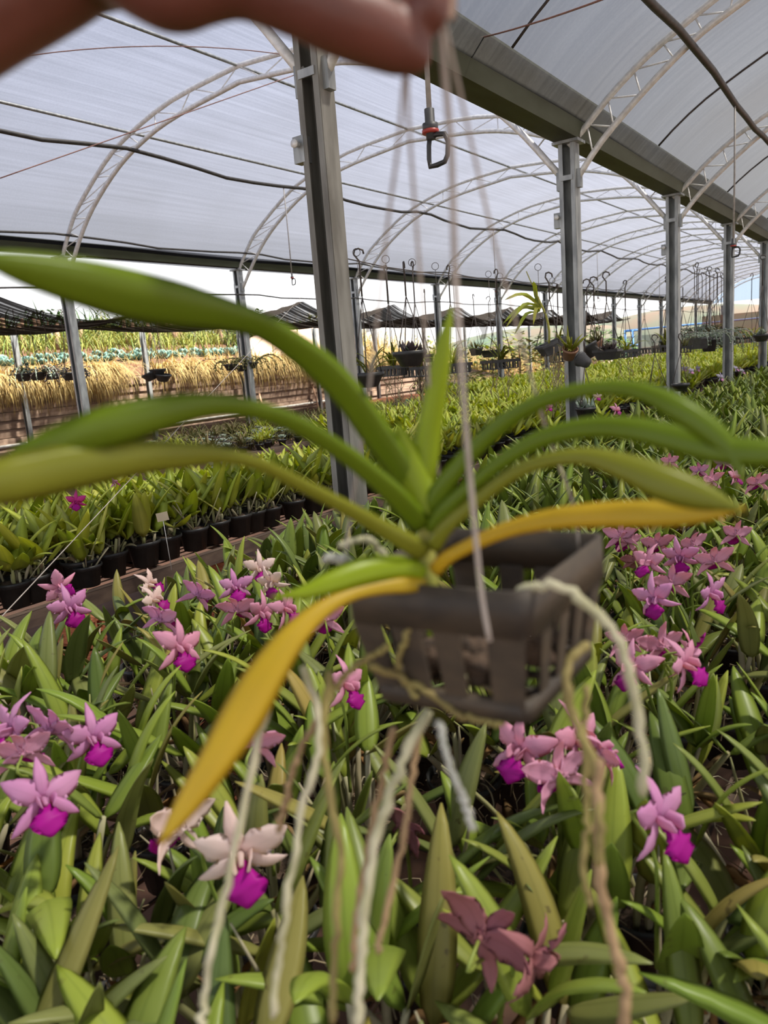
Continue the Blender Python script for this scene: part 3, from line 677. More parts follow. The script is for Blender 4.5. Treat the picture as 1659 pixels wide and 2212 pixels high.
def far_meshes(seed, mat_):
    canes, leaves, roots, sheaths = orchid_spec(seed, 7, .07, 1.1, *((.5, 1.35, .1) if mat_ is orch_y else (.9, 1.05, .05))); mb = MB(); c = MB()
    for lf in leaves: leaf_into(mb, lf, 8, False)
    for P, w in canes: c.tube(P[::2], w[::2], 5)
    for P in sheaths: c.strip(P, np.array([.003, .008, .010, .007, .001]), np.array([.6, .8, 0]), .5, .001, hi=False)
    return [('foliage', mb.mesh('foliage', mat_)), ('canes', c.mesh('canes', cane_m))], (mb, c)
mid_lib = {m_.name: [far_meshes(300 + 20 * j + k, m_)[0] for k in range(7)] for j, m_ in enumerate((orch_m, orch_y))}
def potted(name, lib, loc, rz, s, label, group=None):
    t = thing(name, label, 'orchid', loc, rz, group); t.scale = (s, s, s)
    part('pot', pot_me, t); part('substrate', sub_me, t)
    for nm, me in lib: part(nm, me, t)
    return t

# flowers: five tepals and a coloured lip
def flower_mb(seed, size=.05):
    q = random.Random(seed); mb = MB(); t = np.linspace(0, 1, 9)
    # faces +X; plane of the tepals is YZ
    for ang, L, w, back in ((90, 1.0, .17, .25), (218, .98, .17, .15), (322, .98, .17, .15), (155, .98, .31, .05), (25, .98, .31, .05)):
        a = math.radians(ang + q.gauss(0, 5)); L *= size * q.uniform(.93, 1.08)
        d = np.array([0, math.cos(a), math.sin(a)]); bk = back + q.uniform(-.15, .45)
        x = .004 + .18 * L * np.sin(t * PI * .8) - bk * L * t ** 2.2
        P = d[None] * (L * t)[:, None] + np.stack([x, np.zeros(9), np.zeros(9)], 1)
        W = w * size * np.clip(np.sin(PI * t ** .85) ** .7, .16, 1); W[-1] = .001; W[0] = .12 * size
        mb.strip(P, W, np.cross(d, (1, 0, 0)), -.22, .0012, True, ruffle=.05 * size if w > .2 else .025 * size)
    # pale column and lip side lobes
    mb.tube([(0, 0, 0), (.18 * size, 0, -.02 * size), (.42 * size, 0, -.1 * size)], np.array([.05, .07, .05]) * size, 6)
    for s_ in (-1, 1):
        P = np.array([(0, .04 * s_ * size, -.06 * size), (.25 * size, .17 * s_ * size, -.02 * size), (.5 * size, .16 * s_ * size, -.04 * size), (.62 * size, .12 * s_ * size, -.1 * size)])
        mb.strip(P, np.array([.06, .16, .17, .05]) * size, (0, .3 * s_, 1), .3, .001, True)
    lip = MB(); u = np.linspace(0, 1, 13)
    P = np.stack([size * (.2 + .75 * u - .22 * u ** 3), np.zeros(13), -size * (.12 + .08 * u + .58 * u ** 2.4)], 1)
    W = size * np.array([.1, .13, .15, .17, .2, .25, .32, .39, .43, .42, .36, .24, .05])
    lip.strip(P, W, (0, 1, 0), .22, .0012, True, ruffle=.09 * size)
    return mb, lip
fl_lib = {}
def flower_mesh(kind, k):
    key = (kind, k)
    if key not in fl_lib:
        mb, lp = flower_mb(500 + k, {'hot': .036, 'lav': .04}.get(kind, .043))
        pm = {'lilac': lil_m, 'pink': pink_m, 'pale': pale_m, 'white': white_p, 'hot': hot_m, 'lav': lav_m, 'wilt': wilt_m}[kind]
        lm_ = {'white': pale_m, 'lav': lil_m, 'hot': lip_m, 'wilt': wilt_m}.get(kind, lip_m)
        fl_lib[key] = (mb.mesh('flower', pm), lp.mesh('lip', lm_))
    return fl_lib[key]
# clusters: (label, base offset away from the camera, [(px, py, kind, facing-to-camera yaw degrees, roll, scale)], depth override)
ZF = H - .52
CL = [
 ('orchid with two drooping pink flowers on an arched stalk at the left frame edge', [(128, 1268, 'pink', 20, 70, 1.1), (148, 1310, 'lilac', 35, 10, 1.2)], .0),
 ('orchid with a lilac star flower beside a pink side-facing flower, left of centre', [(342, 1342, 'lilac', 150, 10, 1.15), (385, 1395, 'pink', 40, -10, 1.15)], .0),
 ('orchid with tall lilac pink flower cluster right of the lilac star flower', [(425, 1288, 'lilac', 160, 30, 1), (508, 1268, 'lilac', 20, 0, 1), (510, 1322, 'pink', 170, 0, 1.05)], .0),
 ('orchid with two pink flowers partly behind the yellow leaf', [(562, 1322, 'pink', 40, -15, 1), (612, 1312, 'pink', 60, 10, 1)], .0),
 ('orchid with two pale blush flowers above the lilac pink cluster', [(560, 1228, 'pale', 20, 0, 1), (588, 1256, 'pale', -20, 20, .95)], .0),
 ('orchid with pale flowers half hidden behind tall leaves, left of centre', [(318, 1262, 'pale', 70, 40, .9), (330, 1296, 'pale', 60, 20, .9)], .0),
 ('orchid with drooping pink flower behind the left basket edge', [(702, 1340, 'pink', 190, 0, 1)], .0),
 ('orchid with a dense lilac flower cluster at the lower left edge', [(35, 1570, 'lilac', -40, 0, 1.05), (105, 1582, 'lilac', 160, 20, 1.05), (198, 1590, 'lilac', 35, 0, 1.05), (48, 1632, 'pink', 190, 0, 1.0), (92, 1722, 'lilac', 35, -5, 1.1)], .0),
 ('orchid with two blush flowers with magenta lip at the bottom left', [(398, 1795, 'pale', -130, 20, 1.1), (520, 1832, 'pale', 8, 6, 1.2)], .0),
 ('orchid with a single pink flower behind the hanging yellow leaf', [(545, 1612, 'pink', 170, 20, 1)], .0),
 ('orchid with one pink flower seen below the left corner of the basket', [(742, 1478, 'pink', 50, -10, 1)], .0),
 ('orchid with pink flowers and bright magenta lips below the basket', [(1128, 1612, 'pink', -40, 0, 1.05), (1240, 1600, 'pink', 40, 0, 1.05), (1215, 1680, 'pink', 200, 0, 1.05), (1290, 1630, 'pink', 100, 20, .9)], .0),
 ('orchid with a single lilac flower with magenta lip at lower right', [(1412, 1762, 'lilac', 35, 0, 1.1)], .0),
 ('orchid with wilted brownish pink flowers at the bottom', [(1035, 2030, 'wilt', 150, 40, 1.2), (1140, 2060, 'wilt', 60, 160, 1.0)], -.05),
 ('orchid with pink flowers and one magenta lip right of the basket', [(1435, 1400, 'pink', 190, 0, 1), (1472, 1408, 'pink', 70, 150, 1.0), (1470, 1432, 'pink', 40, 20, 1), (1370, 1440, 'pink', -50, 10, 1), (1352, 1386, 'pink', 170, 0, .8)], .0),
 ('orchid with pink flower clump just right of the basket rim', [(1340, 1160, 'pink', 160, 0, 1), (1362, 1172, 'pink', 200, 20, 1), (1405, 1216, 'pink', -60, 10, 1), (1372, 1212, 'wilt', 170, 0, .8)], .0),
 ('orchid with a row of four pink flowers held high at the right', [(1422, 1180, 'pink', 175, 0, 1), (1470, 1200, 'lilac', -30, 10, 1), (1500, 1180, 'pink', 190, 0, 1), (1545, 1215, 'pink', 170, -5, 1.1)], .0),
 ('orchid with lower pink flowers under the row of four at the right', [(1452, 1262, 'pink', 170, 0, 1), (1415, 1290, 'lilac', -40, 20, 1), (1528, 1280, 'lilac', 40, 10, 1)], .0),
 ('orchid with one pink flower near the right edge above the leaves', [(1592, 1156, 'pink', 170, 10, .95)], .0),
 ('orchid with pink flowers between the two lower right strap leaves', [(1510, 1018, 'lilac', 150, 0, .9), (1540, 1038, 'pink', 190, 0, 1), (1582, 1030, 'pink', 40, 0, .9), (1562, 1000, 'lilac', 160, 0, .9)], .0),
 ('orchid with pink flower at the far right frame edge', [(1638, 1045, 'pink', 180, 0, 1.1)], .0),
 ('orchid with a small pink flower left of the far right flowers', [(1447, 998, 'pink', 160, 0, .9)], .0),
 ('orchid with dark wilted flowers behind the hanging roots', [(862, 1790, 'wilt', 150, 80, .9)], -.1),
]
hosts = []
cam_az = math.atan2(F_[1], F_[0])
PL = []                                      # taken places (x, y)
def flower_at(parent, base, kind, k, yaw, roll, s, rz):
    fme, lme = flower_mesh(kind, k)
    o = part('flower', fme, parent); l = part('lip', lme, o)
    az = cam_az + PI + math.radians(yaw)
    o.location = tuple(base); o.rotation_euler = (math.radians(roll), random.uniform(-.3, .15), az - rz); o.scale = (s,) * 3
    l['label'] = {'wilt': 'shrivelled lip', 'white': 'pale lip', 'lav': 'lilac lip'}.get(kind, 'deep magenta lip'); return az
fk = 0
for label, fl, dz in CL:
    pts = [on(px, py, 2, ZF + dz + random.uniform(-.015, .015)) for px, py, *_ in fl]
    c = np.mean(pts, 0); v = c - CAM; v[2] = 0; v /= np.linalg.norm(v)
    base = np.array([c[0], c[1], ZB]) + v * .05
    base[0] = np.clip(base[0], -1.92, .4)
    hosts.append((label, base, fl, pts)); PL.append((base[0], base[1]))
host_objs = []
def add_flowers(t, base, fl, pts, rz, s, top=.24):
    """stalk and flowers as parts of the plant t"""
    global fk
    inv = lambda p: rotz(-rz) @ (np.asarray(p) - base) / s
    st = np.array([.01, .0, top]); mid = None
    for (px, py, kind, yaw, roll, fs), p in zip(fl, pts):
        fs *= 1.13
        lp = inv(p); az = flower_at(t, lp, kind, fk % 5, yaw, roll, fs, rz); fk += 1
        d = rotz(-rz) @ np.array([math.cos(az), math.sin(az), 0])
        m1 = st + (lp - st) * .55 + (0, 0, .02); back = lp - d * .03 - (0, 0, .012)
        MB().tube(spline([st - (0, 0, .05), st, m1, back, lp - d * .002], 14), np.linspace(.0032, .0018, 14), 6).build('flower_stalk', stalk_m, t)
for k, (label, base, fl, pts) in enumerate(hosts):
    rz = random.uniform(0, 6.3); s = 1.0
    t = potted('potted_orchid', near_lib[k % NEARV], base, rz, s, label); host_objs.append(t)
    add_flowers(t, base, fl, pts, rz, s)

# candidate places on all benches
cand = []
def fill(x0, x1, y0, y1, dx, dy, bench_, m_):
    ny = int((y1 - y0) / dy)
    for j in range(ny):
        nx = int((x1 - x0) / dx) + 1
        for i in range(nx):
            x = x0 + i * dx + random.uniform(-.04, .04) * (0 if (bench_ == 'left' and i == nx - 1) else 1); y = y0 + j * dy + (dy / 2 if i % 2 else 0) + random.uniform(-.05, .05)
            if min([9] + [math.hypot(x - a, y - b) for a, b in PL]) < .13: continue
            px, py, d = pix((x, y, ZB + .25))
            if d < .55 or not (-260 < px < (2500 if y < 4 else 1850)) or py < 300 or py > 2700: continue
            q0 = np.array([x, y, ZB + .3]) - CAM
            if np.linalg.norm(q0) < .62 or (120 < px < 250 and 1330 < py < 1470): continue
            cand.append((d, x, y, bench_, m_, j, i, nx))
fill(-1.90, .40, .05, 9, .2, .19, 'near', orch_m)
fill(-4.08, -3.26, .3, 9, .2, .175, 'left', orch_y)
cand.sort(key=lambda a: a[0])
NPART, NIND = 92, 300 - len(hosts)
near_names = {}
outs = [c for c in cand if pix((c[1], c[2], ZB + .25))[0] > 1790]; cand = [c for c in cand if c not in outs]
ind = cand[:NIND]
nearb = [c for c in ind[:NPART]]
def place_word(px, py):
    v = 'top' if py < 1150 else 'middle' if py < 1600 else 'lower part' if py < 2050 else 'bottom edge'
    return v
rank = {}
for c in sorted(nearb, key=lambda a: pix((a[1], a[2], ZB + .2))[0]):
    px, py, d = pix((c[1], c[2], ZB + .2)); key = (c[3], c[5]); rank.setdefault(key, []).append(c)
ysort = {b_: sorted({c[5] for c in nearb if c[3] == b_}) for b_ in ('near', 'left')}
front = sorted([c for c in cand if c[3] == 'left' and c[6] == c[7] - 1], key=lambda a: a[2])
for n_, c in enumerate(ind):
    d, x, y, b_, m_, j, i, nx = c; rz = random.uniform(0, 6.3); s = random.uniform(.88, 1.1); loc = (x, y, ZB)
    isf = (b_ == 'left' and i == nx - 1)
    if b_ == 'left': s = random.uniform(1.08, 1.25)
    if isf: s = random.uniform(1.12, 1.25); grp = 'front row of pots on the left bench'
    if n_ < NPART:
        r_ = rank[(b_, j)].index(c)
        if b_ == 'near': lab = 'flowerless potted orchid, near bench, %s row from the camera, %s from left' % (ord_(ysort['near'].index(j)), ord_(r_)); grp = 'flowerless orchids on the near bench'
        else: lab = 'leafy potted orchid, left bench, %s row from the frame edge, %s from left' % (ord_(ysort['left'].index(j)), ord_(r_)); grp = 'leafy orchids on the left bench'
        if isf and c in front: lab = 'potted orchid in front row along the left bench rail, %s from the left' % ord_(min(29, front.index(c))); grp = 'front row of pots on the left bench'
        lib = near_lib[(n_ * 5) % NEARV] if b_ == 'near' else left_lib[(n_ * 3) % 8]
    else:
        lib = mid_lib[m_.name][n_ % 7]
        if isf and front.index(c) < 30: lab = 'potted orchid in front row along the left bench rail, %s from the left' % ord_(front.index(c)); grp = 'front row of pots on the left bench'
        elif b_ == 'near': lab = 'flowerless green orchid in the dense middle of the near bench'; grp = 'flowerless orchids farther along the near bench'
        else: lab = 'yellow green orchid in a black pot in the sunlit middle of the left bench'; grp = 'yellow green orchids in the middle of the left bench'
    potted('potted_orchid', lib, loc, rz, s, lab, grp)
# remaining plants as beds
src = {m_.name: [far_meshes(400 + 20 * j + k, m_)[1] for k in range(5)] for j, m_ in enumerate((orch_m, orch_y))}
src_arr = {k: [(mb.arr(), [np.array(f) for f in mb.f]) for mb, c in v] for k, v in src.items()}
potl = pot_mb(.07, .105, 8)
def bed(places, libname, mats, label):
    Vs, As, counts, loops, k = [], [], [], [], 0; mi = []
    for x, y, s in places:
        (v, a), fs = src_arr[libname][random.randrange(5)]
        Vs.append(v @ rotz(random.uniform(0, 6.3)).T * s + (x, y, ZB)); As.append(a)
        for f in fs: counts.append(len(f)); loops.append(f + k)
        mi.append(np.zeros(len(fs), int)); k += len(v)
        v, a = potl.arr(); Vs.append(v * s + (x, y, ZB)); As.append(a)
        for f in potl.f: counts.append(len(f)); loops.append(np.array(f) + k)
        mi.append(np.ones(len(potl.f), int)); k += len(v)
    V = np.concatenate(Vs).astype(np.float32); L = np.concatenate(loops).astype(np.int32); cn = np.array(counts, np.int32)
    me = bpy.data.meshes.new('orchid_bed'); me.vertices.add(len(V)); me.vertices.foreach_set('co', V.ravel())
    me.loops.add(len(L)); me.loops.foreach_set('vertex_index', L); me.polygons.add(len(cn))
    me.polygons.foreach_set('loop_start', np.concatenate([[0], np.cumsum(cn)[:-1]]).astype(np.int32))
    for m_ in mats: me.materials.append(m_)
    me.update(calc_edges=True); me.polygons.foreach_set('material_index', np.concatenate(mi).astype(np.int32)); me.polygons.foreach_set('use_smooth', [True] * len(cn))
    at_ = me.attributes.new('luv', 'FLOAT_VECTOR', 'POINT'); at_.data.foreach_set('vector', np.concatenate(As).astype(np.float32).ravel()); me.update()
    o = bpy.data.objects.new('orchid_bed', me); C.objects.link(o); tag(o, label, 'orchid plants', kind='stuff')
rest = cand[NIND:] + outs
def far_places(x0, x1, y0, y1, dx):
    out = []; y = y0
    while y < y1:
        st = dx * (1 + max(0, y - 9) / 40); x = x0
        while x < x1:
            px, py, d = pix((x, y, ZB + .2))
            if -150 < px < 1800 and abs(x - XA) > .12: out.append((x + random.uniform(-.06, .06), y + random.uniform(-.06, .06), random.uniform(.9, 1.15) * (1 + max(0, y - 12) / 60)))
            x += st
        y += st
    return out
bed([(c[1], c[2], random.uniform(.9, 1.1)) for c in rest if c[3] == 'near'] + far_places(-1.9, .3, 9.1, 40, .21), orch_m.name, (orch_m, black_pl), 'dense green orchid plants farther along the near bench')
bed([(c[1], c[2], random.uniform(.9, 1.1)) for c in rest if c[3] == 'left'] + far_places(-4.1, -3.2, 9.1, 40, .21) + far_places(-6.1, -4.6, 7.4, 40, .21), orch_y.name, (orch_y, black_pl), 'dense yellow green orchid plants far along the left bench')
bed(far_places(-8.3, -6.65, 13.5, 40, .23), orch_y.name, (orch_y, black_pl), 'bright yellow green orchid plants on the far part of the succulent bench')

# litter on the near bench
mb = MB()
for k in range(1700):
    x, y = random.uniform(-1.98, .3), random.uniform(.35, 3.6) ; a = random.uniform(0, 6.3); L = random.uniform(.03, .12)
    p = np.array([x, y, ZB + random.uniform(.0, .05)]); d_ = np.array([math.cos(a), math.sin(a), random.uniform(-.2, .6)]) * L
    mb.tube(spline([p, p + d_ * .5 + (random.gauss(0, .015), random.gauss(0, .015), .01), p + d_], 5), random.uniform(.0008, .0017), 4)
tag(mb.build('dry_roots', root_m), 'tangle of dry brown roots littering the near bench between the pots', 'dry roots', kind='stuff')
mb = MB()
for k in range(420):
    x, y = random.uniform(-1.98, .3), random.uniform(.35, 3.6); a = random.uniform(0, 6.3)
    mb.strip(curve_dir((x, y, ZB + random.uniform(.0, .07)), a, random.uniform(-.1, .6), random.uniform(.06, .15), random.uniform(.1, 1.4), 6), np.array([.003, .010, .014, .013, .008, .001]), np.array([-math.sin(a), math.cos(a), 0]), .45, .001, hi=False)
tag(mb.build('dead_leaves', dead_m), 'curled brown dead leaves fallen between the pots of the near bench', 'dead leaves', kind='stuff')
# flowers on the left bench and far away: own plants
def extra_flower(px, py, kind, yaw, label, x=None, z=ZB + .42, s=1.0):
    p = on(px, py, 2, z); rz = random.uniform(0, 6.3); base = np.array([p[0], p[1], ZB]); v = base - CAM; v[2] = 0; base = base + v / np.linalg.norm(v) * .03
    t = potted('potted_orchid', mid_lib[orch_y.name][int(px) % 7], base, rz, 1.0, label)
    add_flowers(t, base, [(px, py, kind, yaw, 0, s)], [p], rz, 1.0, .18)
extra_flower(165, 1082, 'hot', 10, 'orchid with a hot pink magenta flower on the left bench', s=1.25)
extra_flower(242, 1042, 'lilac', 120, 'orchid with a small lilac flower right of the hot pink one')
extra_flower(466, 1004, 'white', 10, 'orchid with a white flower at the back of the left bench')
extra_flower(1185, 880, 'pink', 20, 'orchid with one pink flower left of the second post', s=1.1)
extra_flower(1330, 886, 'pink', 30, 'orchid with pink flower right of the second post', s=1.3)
extra_flower(1290, 858, 'pale', 10, 'orchid with a blush flower behind the second post', s=1.2)
for k, (px, py) in enumerate(((1478, 797), (1492, 802), (1506, 796), (1555, 815), (1588, 797), (1600, 803))):
    extra_flower(px, py, 'lav', 10 * k, 'orchid with lavender flowers far back, %s from the left near the third and fourth posts' % ord_(k), s=1.6)

# name tags
def plant_tag(px, py, z, m_, w, h, label, zb=ZB):
    p = on(px, py, 2, z); t = thing('plant_tag', label, 'plant tag', (p[0], p[1], zb), cam_az - PI / 2 + .15)
    q = MB(); q.box((0, -.003, z - zb), (w, .002, h), roty(-.12)); q.build('plate', m_, t, False)
    MB().tube([(.01, 0, .03), (0, 0, z - zb)], .002, 5).build('stick', white_m, t)
plant_tag(351, 1116, ZB + .30, tag_m, .055, .042, 'blank beige name tag on a stick in the left bench pots')
plant_tag(1120, 844, ZB + .2, ytag_m, .10, .09, 'small yellow name tag far back on the succulent bench')

# succulents on the farther bench
def rosette(seed, m_):
    q = random.Random(seed); mb = MB(); nl = 16
    for k in range(nl):
        az = k * 2.4; inc = .25 + 1.1 * k / nl; L = .055 * (1.1 - .5 * k / nl)
        P = curve_dir((0, 0, .085), az, inc, L, -.5, 4); mb.strip(P, np.array([.008, .016, .015, .002]), np.array([-math.sin(az), math.cos(az), 0]), .3, .005, hi=False)
    return mb.mesh('rosette', m_)
def tuft(seed, m_):
    q = random.Random(seed); mb = MB()
    for k in range(26):
        az = q.uniform(0, 6.3); P = curve_dir((q.uniform(-.03, .03), q.uniform(-.03, .03), .085), az, q.uniform(.6, 1.5), q.uniform(.08, .2), q.uniform(.3, 1.6), 5)
        mb.strip(P, np.array([.004, .006, .006, .004, .001]), np.array([-math.sin(az), math.cos(az), 0]), .2, .002, hi=False)
    return mb.mesh('foliage', m_)
ros = [rosette(s, succ_m) for s in range(3)] + [rosette(9, sucd_m)]; tuf = [tuft(s, weed_m) for s in range(3)] + [tuft(7, orch_y)]
spot = pot_mb(.055, .075, 14).mesh('pot', black_pl)
kk = 0
for j in range(46):
    for i in range(9):
        x = -8.3 + i * .21 + random.uniform(-.05, .05); y = 1.3 + j * .25 + random.uniform(-.06, .06)
        px, py, d = pix((x, y, ZB + .08))
        if not (-60 < px < 1250) or kk >= 560: continue
        if random.random() < .12: continue
        kk += 1; isr = random.random() < .52
        if kk <= 290:
            t = thing('potted_succulent', 'small grey green rosette succulent on the farther left bench' if isr else 'small grassy potted plant on the farther left bench', 'succulent' if isr else 'potted plant', (x, y, ZB), random.uniform(0, 6.3),
                      'rosette succulents on the farther bench' if isr else 'grassy pots on the farther bench')
            part('pot', spot, t); s = random.uniform(1.1, 1.9)
            c = part('rosette' if isr else 'foliage', (ros if isr else tuf)[random.randrange(4)], t); c.scale = (s, s, min(s, 1.25))
def weedb():
    return (-random.uniform(6.6, 8.35), random.uniform(1.2, 13.5), ZB + .02), random.uniform(0, 6.3), random.uniform(.7, 1.5), random.uniform(.08, .26)
tag(blades(3200, weedb, 0, .007, 1.3, 4).build('weeds', weed_m), 'dry weeds growing between the pots of the farther left bench', 'weeds', kind='stuff')
for px, py, m_, lab, rz, tl in ((822, 880, teal_m, 'toppled teal pot lying on the farther bench, left one', .6, 1.3), (874, 872, teal_m, 'toppled teal pot lying right of the black pot on the farther bench', -.4, -.9), (845, 884, black_pl, 'black pot lying between the two teal pots', 1.2, 1.2)):
    p = CAM + (on(px, py, 2, ZB + .07) - CAM) * (.94 if px != 874 else .9); o = pot_mb(.10, .15).build('empty_pot', m_); o.location = (p[0], p[1], ZB + .062); o.rotation_euler = (tl, .1, rz); tag(o, lab, 'pot')

# ------------------------------------------------------------------ hanging pots
def small_plant(kind, q, r):
    mb = MB()
    if kind == 'strap':
        for k in range(11):
            az = (0 if k % 2 else PI) + q.gauss(0, .35); L = q.uniform(.16, .32)
            P = curve_dir((q.uniform(-.3, .3) * r, q.uniform(-.2, .2) * r, .0), az, q.uniform(.7, 1.4), L, q.uniform(.9, 2.2), 8); W = .011 * np.array([.7, 1, 1, 1, .9, .8, .5, .1])
            mb.strip(P, W, np.array([-math.sin(az), math.cos(az), 0]), .4, .003, hi=False)
    elif kind == 'trail':
        for k in range(22):
            az = q.uniform(0, 6.3); P = curve_dir((r * .8 * math.cos(az), r * .8 * math.sin(az), .0), az, .6, q.uniform(.15, .75), 2.6, 9); mb.tube(P, .004, 4)
            for p in P[1:]: mb.ball(p + np.array([q.gauss(0, .008), q.gauss(0, .008), 0]), q.uniform(.008, .014), 5, 4)
    elif kind == 'ros':
        for k in range(20):
            az = k * 2.4; P = curve_dir((r * .5 * math.cos(az * 1.7) * q.random(), r * .5 * math.sin(az * 1.7) * q.random(), -.01), az, q.uniform(.3, 1.3), q.uniform(.05, .10), -.4, 4)
            mb.strip(P, np.array([.012, .02, .018, .003]), np.array([-math.sin(az), math.cos(az), 0]), .3, .005, hi=False)
    else:
        for k in range(30):
            az = q.uniform(0, 6.3); P = curve_dir((r * .7 * math.cos(az) * q.random(), r * .7 * math.sin(az) * q.random(), -.01), az, q.uniform(.6, 1.5), q.uniform(.06, .16), q.uniform(0, 1.2), 4)
            mb.strip(P, np.array([.006, .009, .007, .001]), np.array([-math.sin(az), math.cos(az), 0]), .2, .002, hi=False)
    return mb
def hook_pts(zt, r=.035): return [(0, 0, 0), (0, 0, zt - r * 2.2), (-r * .9, 0, zt - r), (-r * .7, 0, zt - .2 * r), (0, 0, zt), (r * .8, 0, zt - r * .35), (r * .9, 0, zt - r)]
HN = 0
def hang(px, py, d, kind, plant, r, zhook, label, tilt=(0, 0), m_=black_pl, pm=None, roots=0, rootl=.4):
    """pot centre (rim) at pixel/distance; hook height zhook above it"""
    global HN
    HN += 1; q = random.Random(HN * 7); c = at(px, py, d)
    t = thing('hanging_' + ('basket' if kind == 'basket' else 'pot'), label, 'hanging pot', c, q.uniform(0, 6.3) if kind != 'basket' else cam_az + q.uniform(-.5, .5))
    R = rotx(tilt[0]) @ roty(tilt[1]); Rl = lambda p: R @ np.asarray(p, float)
    if kind == 'bowl':
        pr = [(r * .45, -r * .95), (r * .62, -r * .9), (r * .9, -r * .35), (r * .98, -.03), (r * 1.06, -.02), (r * 1.06, 0), (r * .96, 0), (r * .85, -r * .35), (r * .5, -r * .8)]
        MB().lathe(pr, 22, rot=R).build('bowl', m_, t)
    elif kind == 'pot':
        MB().lathe([(r * .68, -r * 1.5), (r * .95, -r * .25), (r * 1.04, -r * .25), (r * 1.04, 0), (r * .95, 0), (r * .88, -r * .3), (r * .6, -r * 1.3)], 20, rot=R).build('bowl', m_, t)
    elif kind == 'trough':
        q2 = MB(); L, W_ = r * 2.0, r * .8
        for k in range(2): pass
        prof = [(-1, -1), (1, -1), (1, 1), (-1, 1)]
        V = [(x * L / 2 * s_, y * W_ / 2 * s_, z) for z, s_ in ((-r * .75, .72), (-.02, .97), (-.02, 1.05), (0, 1.05), (0, .95), (-r * .6, .7)) for x, y in prof]
        f = [(i * 4 + j, i * 4 + (j + 1) % 4, (i + 1) * 4 + (j + 1) % 4, (i + 1) * 4 + j) for i in range(5) for j in range(4)] + [(3, 2, 1, 0), (20, 21, 22, 23)]
        q2.add(np.array(V) @ R.T, f); q2.build('bowl', m_, t, False)
    else:
        q2 = MB(); w = r * 1.0
        for s_ in (-1, 1):
            q2.box(Rl((0, s_ * w, -.012)), (2 * w + .01, .008, .026), R); q2.box(Rl((s_ * w, 0, -.012)), (.008, 2 * w, .026), R)
        for k in range(6):
            u = -w + .02 + k * (2 * w - .04) / 5
            for s_ in (-1, 1):
                q2.box(Rl((u, s_ * w * .93, -.05)), (.014, .006, .06), R); q2.box(Rl((s_ * w * .93, u, -.05)), (.006, .014, .06), R)
        q2.box(Rl((0, 0, -.08)), (2 * w * .9, 2 * w * .9, .008), R)
        q2.build('slatted_body', m_, t, False)
    if plant:
        pm = pm or {'strap': van_o if HN % 2 else orch_y, 'trail': succ_m, 'ros': succ_m, 'weed': weed_m}[plant]
        mb = small_plant(plant, q, r); v, a = mb.arr(); m2 = MB(); m2.merge(mb, R); m2.build('foliage', pm, t)
    if roots:
        mb = MB()
        for k in range(roots):
            a = q.uniform(0, 6.3); P = [(r * .7 * math.cos(a), r * .7 * math.sin(a), -.04)]
            L = rootl * q.uniform(.5, 1)
            for i in range(1, 6): P.append((P[0][0] + q.gauss(0, .02), P[0][1] + q.gauss(0, .02), -.04 - L * i / 5))
            mb.tube(P, .003, 4)
        mb.build('roots', root_m, t)
    if zhook:
        mb = MB(); zt = zhook
        zj = zt * .62
        for k in range(3):
            a = k * 2 * PI / 3 + .4; mb.tube([Rl((r * math.cos(a), r * math.sin(a), -.005)), (0, 0, zj)], .0035, 5)
        mb.tube(np.array(hook_pts(zt - zj)) + (0, 0, zj), .006, 6); mb.build('hanger', wire_m, t)
    return t
HZ = H + .70
hang(885, 758, 4.9, 'bowl', 'ros', .105, .55, 'black bowl hung on a curved hook between the near post and the upright leaf', pm=sucd_m)
hang(795, 805, 5.0, 'bowl', 'strap', .10, .78, 'black pot with green strap leaves right behind the near tall post', pm=van_o)
hang(1190, 738, 5.7, 'trough', None, .115, .5, 'tilted grey trough beside the second post under a strap leaved plant', (.0, -.28), grey_pl, roots=16, rootl=.55)
hang(1232, 752, 5.55, 'pot', 'weed', .058, 0, 'brown pot tipped forward, tied to the second post', (.55, 0), terra_m, pm=van_o)
hang(1252, 775, 5.6, 'pot', None, .055, 0, 'grey pot lying sideways below the brown pot at the second post', (.9, .8), grey_pl)
hang(1270, 745, 6.6, 'pot', None, .075, .55, 'dark round pot hanging right of the second post', (.3, .4), grey_pl)
hang(1285, 738, 6.7, 'pot', 'weed', .07, .55, 'rust brown pot hanging just right of the second post', (.2, -.5), terra_m)
hang(1312, 755, 6.3, 'trough', 'ros', .11, .62, 'black trough with dark rosettes right of the second post', pm=sucd_m)
hang(1208, 762, 6.9, 'basket', 'strap', .085, .6, 'small slatted basket behind the tilted grey trough', roots=8)
hang(1080, 777, 7.0, 'basket', 'strap', .13, .8, 'slatted basket with spreading strap leaves left of the second post', pm=van_o, roots=12)
hang(980, 785, 6.6, 'basket', 'strap', .12, .82, 'slatted basket just right of the upright green leaf', pm=orch_y, roots=10)
hang(905, 792, 6.4, 'basket', 'strap', .12, .85, 'slatted basket below the black bowl', pm=van_o, roots=14, rootl=.5)
hang(848, 790, 6.3, 'basket', 'strap', .10, .8, 'slatted basket with arching leaves left of the black bowl', pm=van_o, roots=10)
hang(925, 765, 8.5, 'trough', None, .12, .7, 'dark trough behind the black bowl, close to the upright leaf')
hang(1028, 752, 10.2, 'trough', 'weed', .13, .7, 'small dark trough far behind, left of the spreading basket')
hang(1060, 756, 10.3, 'trough', None, .13, .7, 'second dark trough far behind, touching the spreading basket in view')
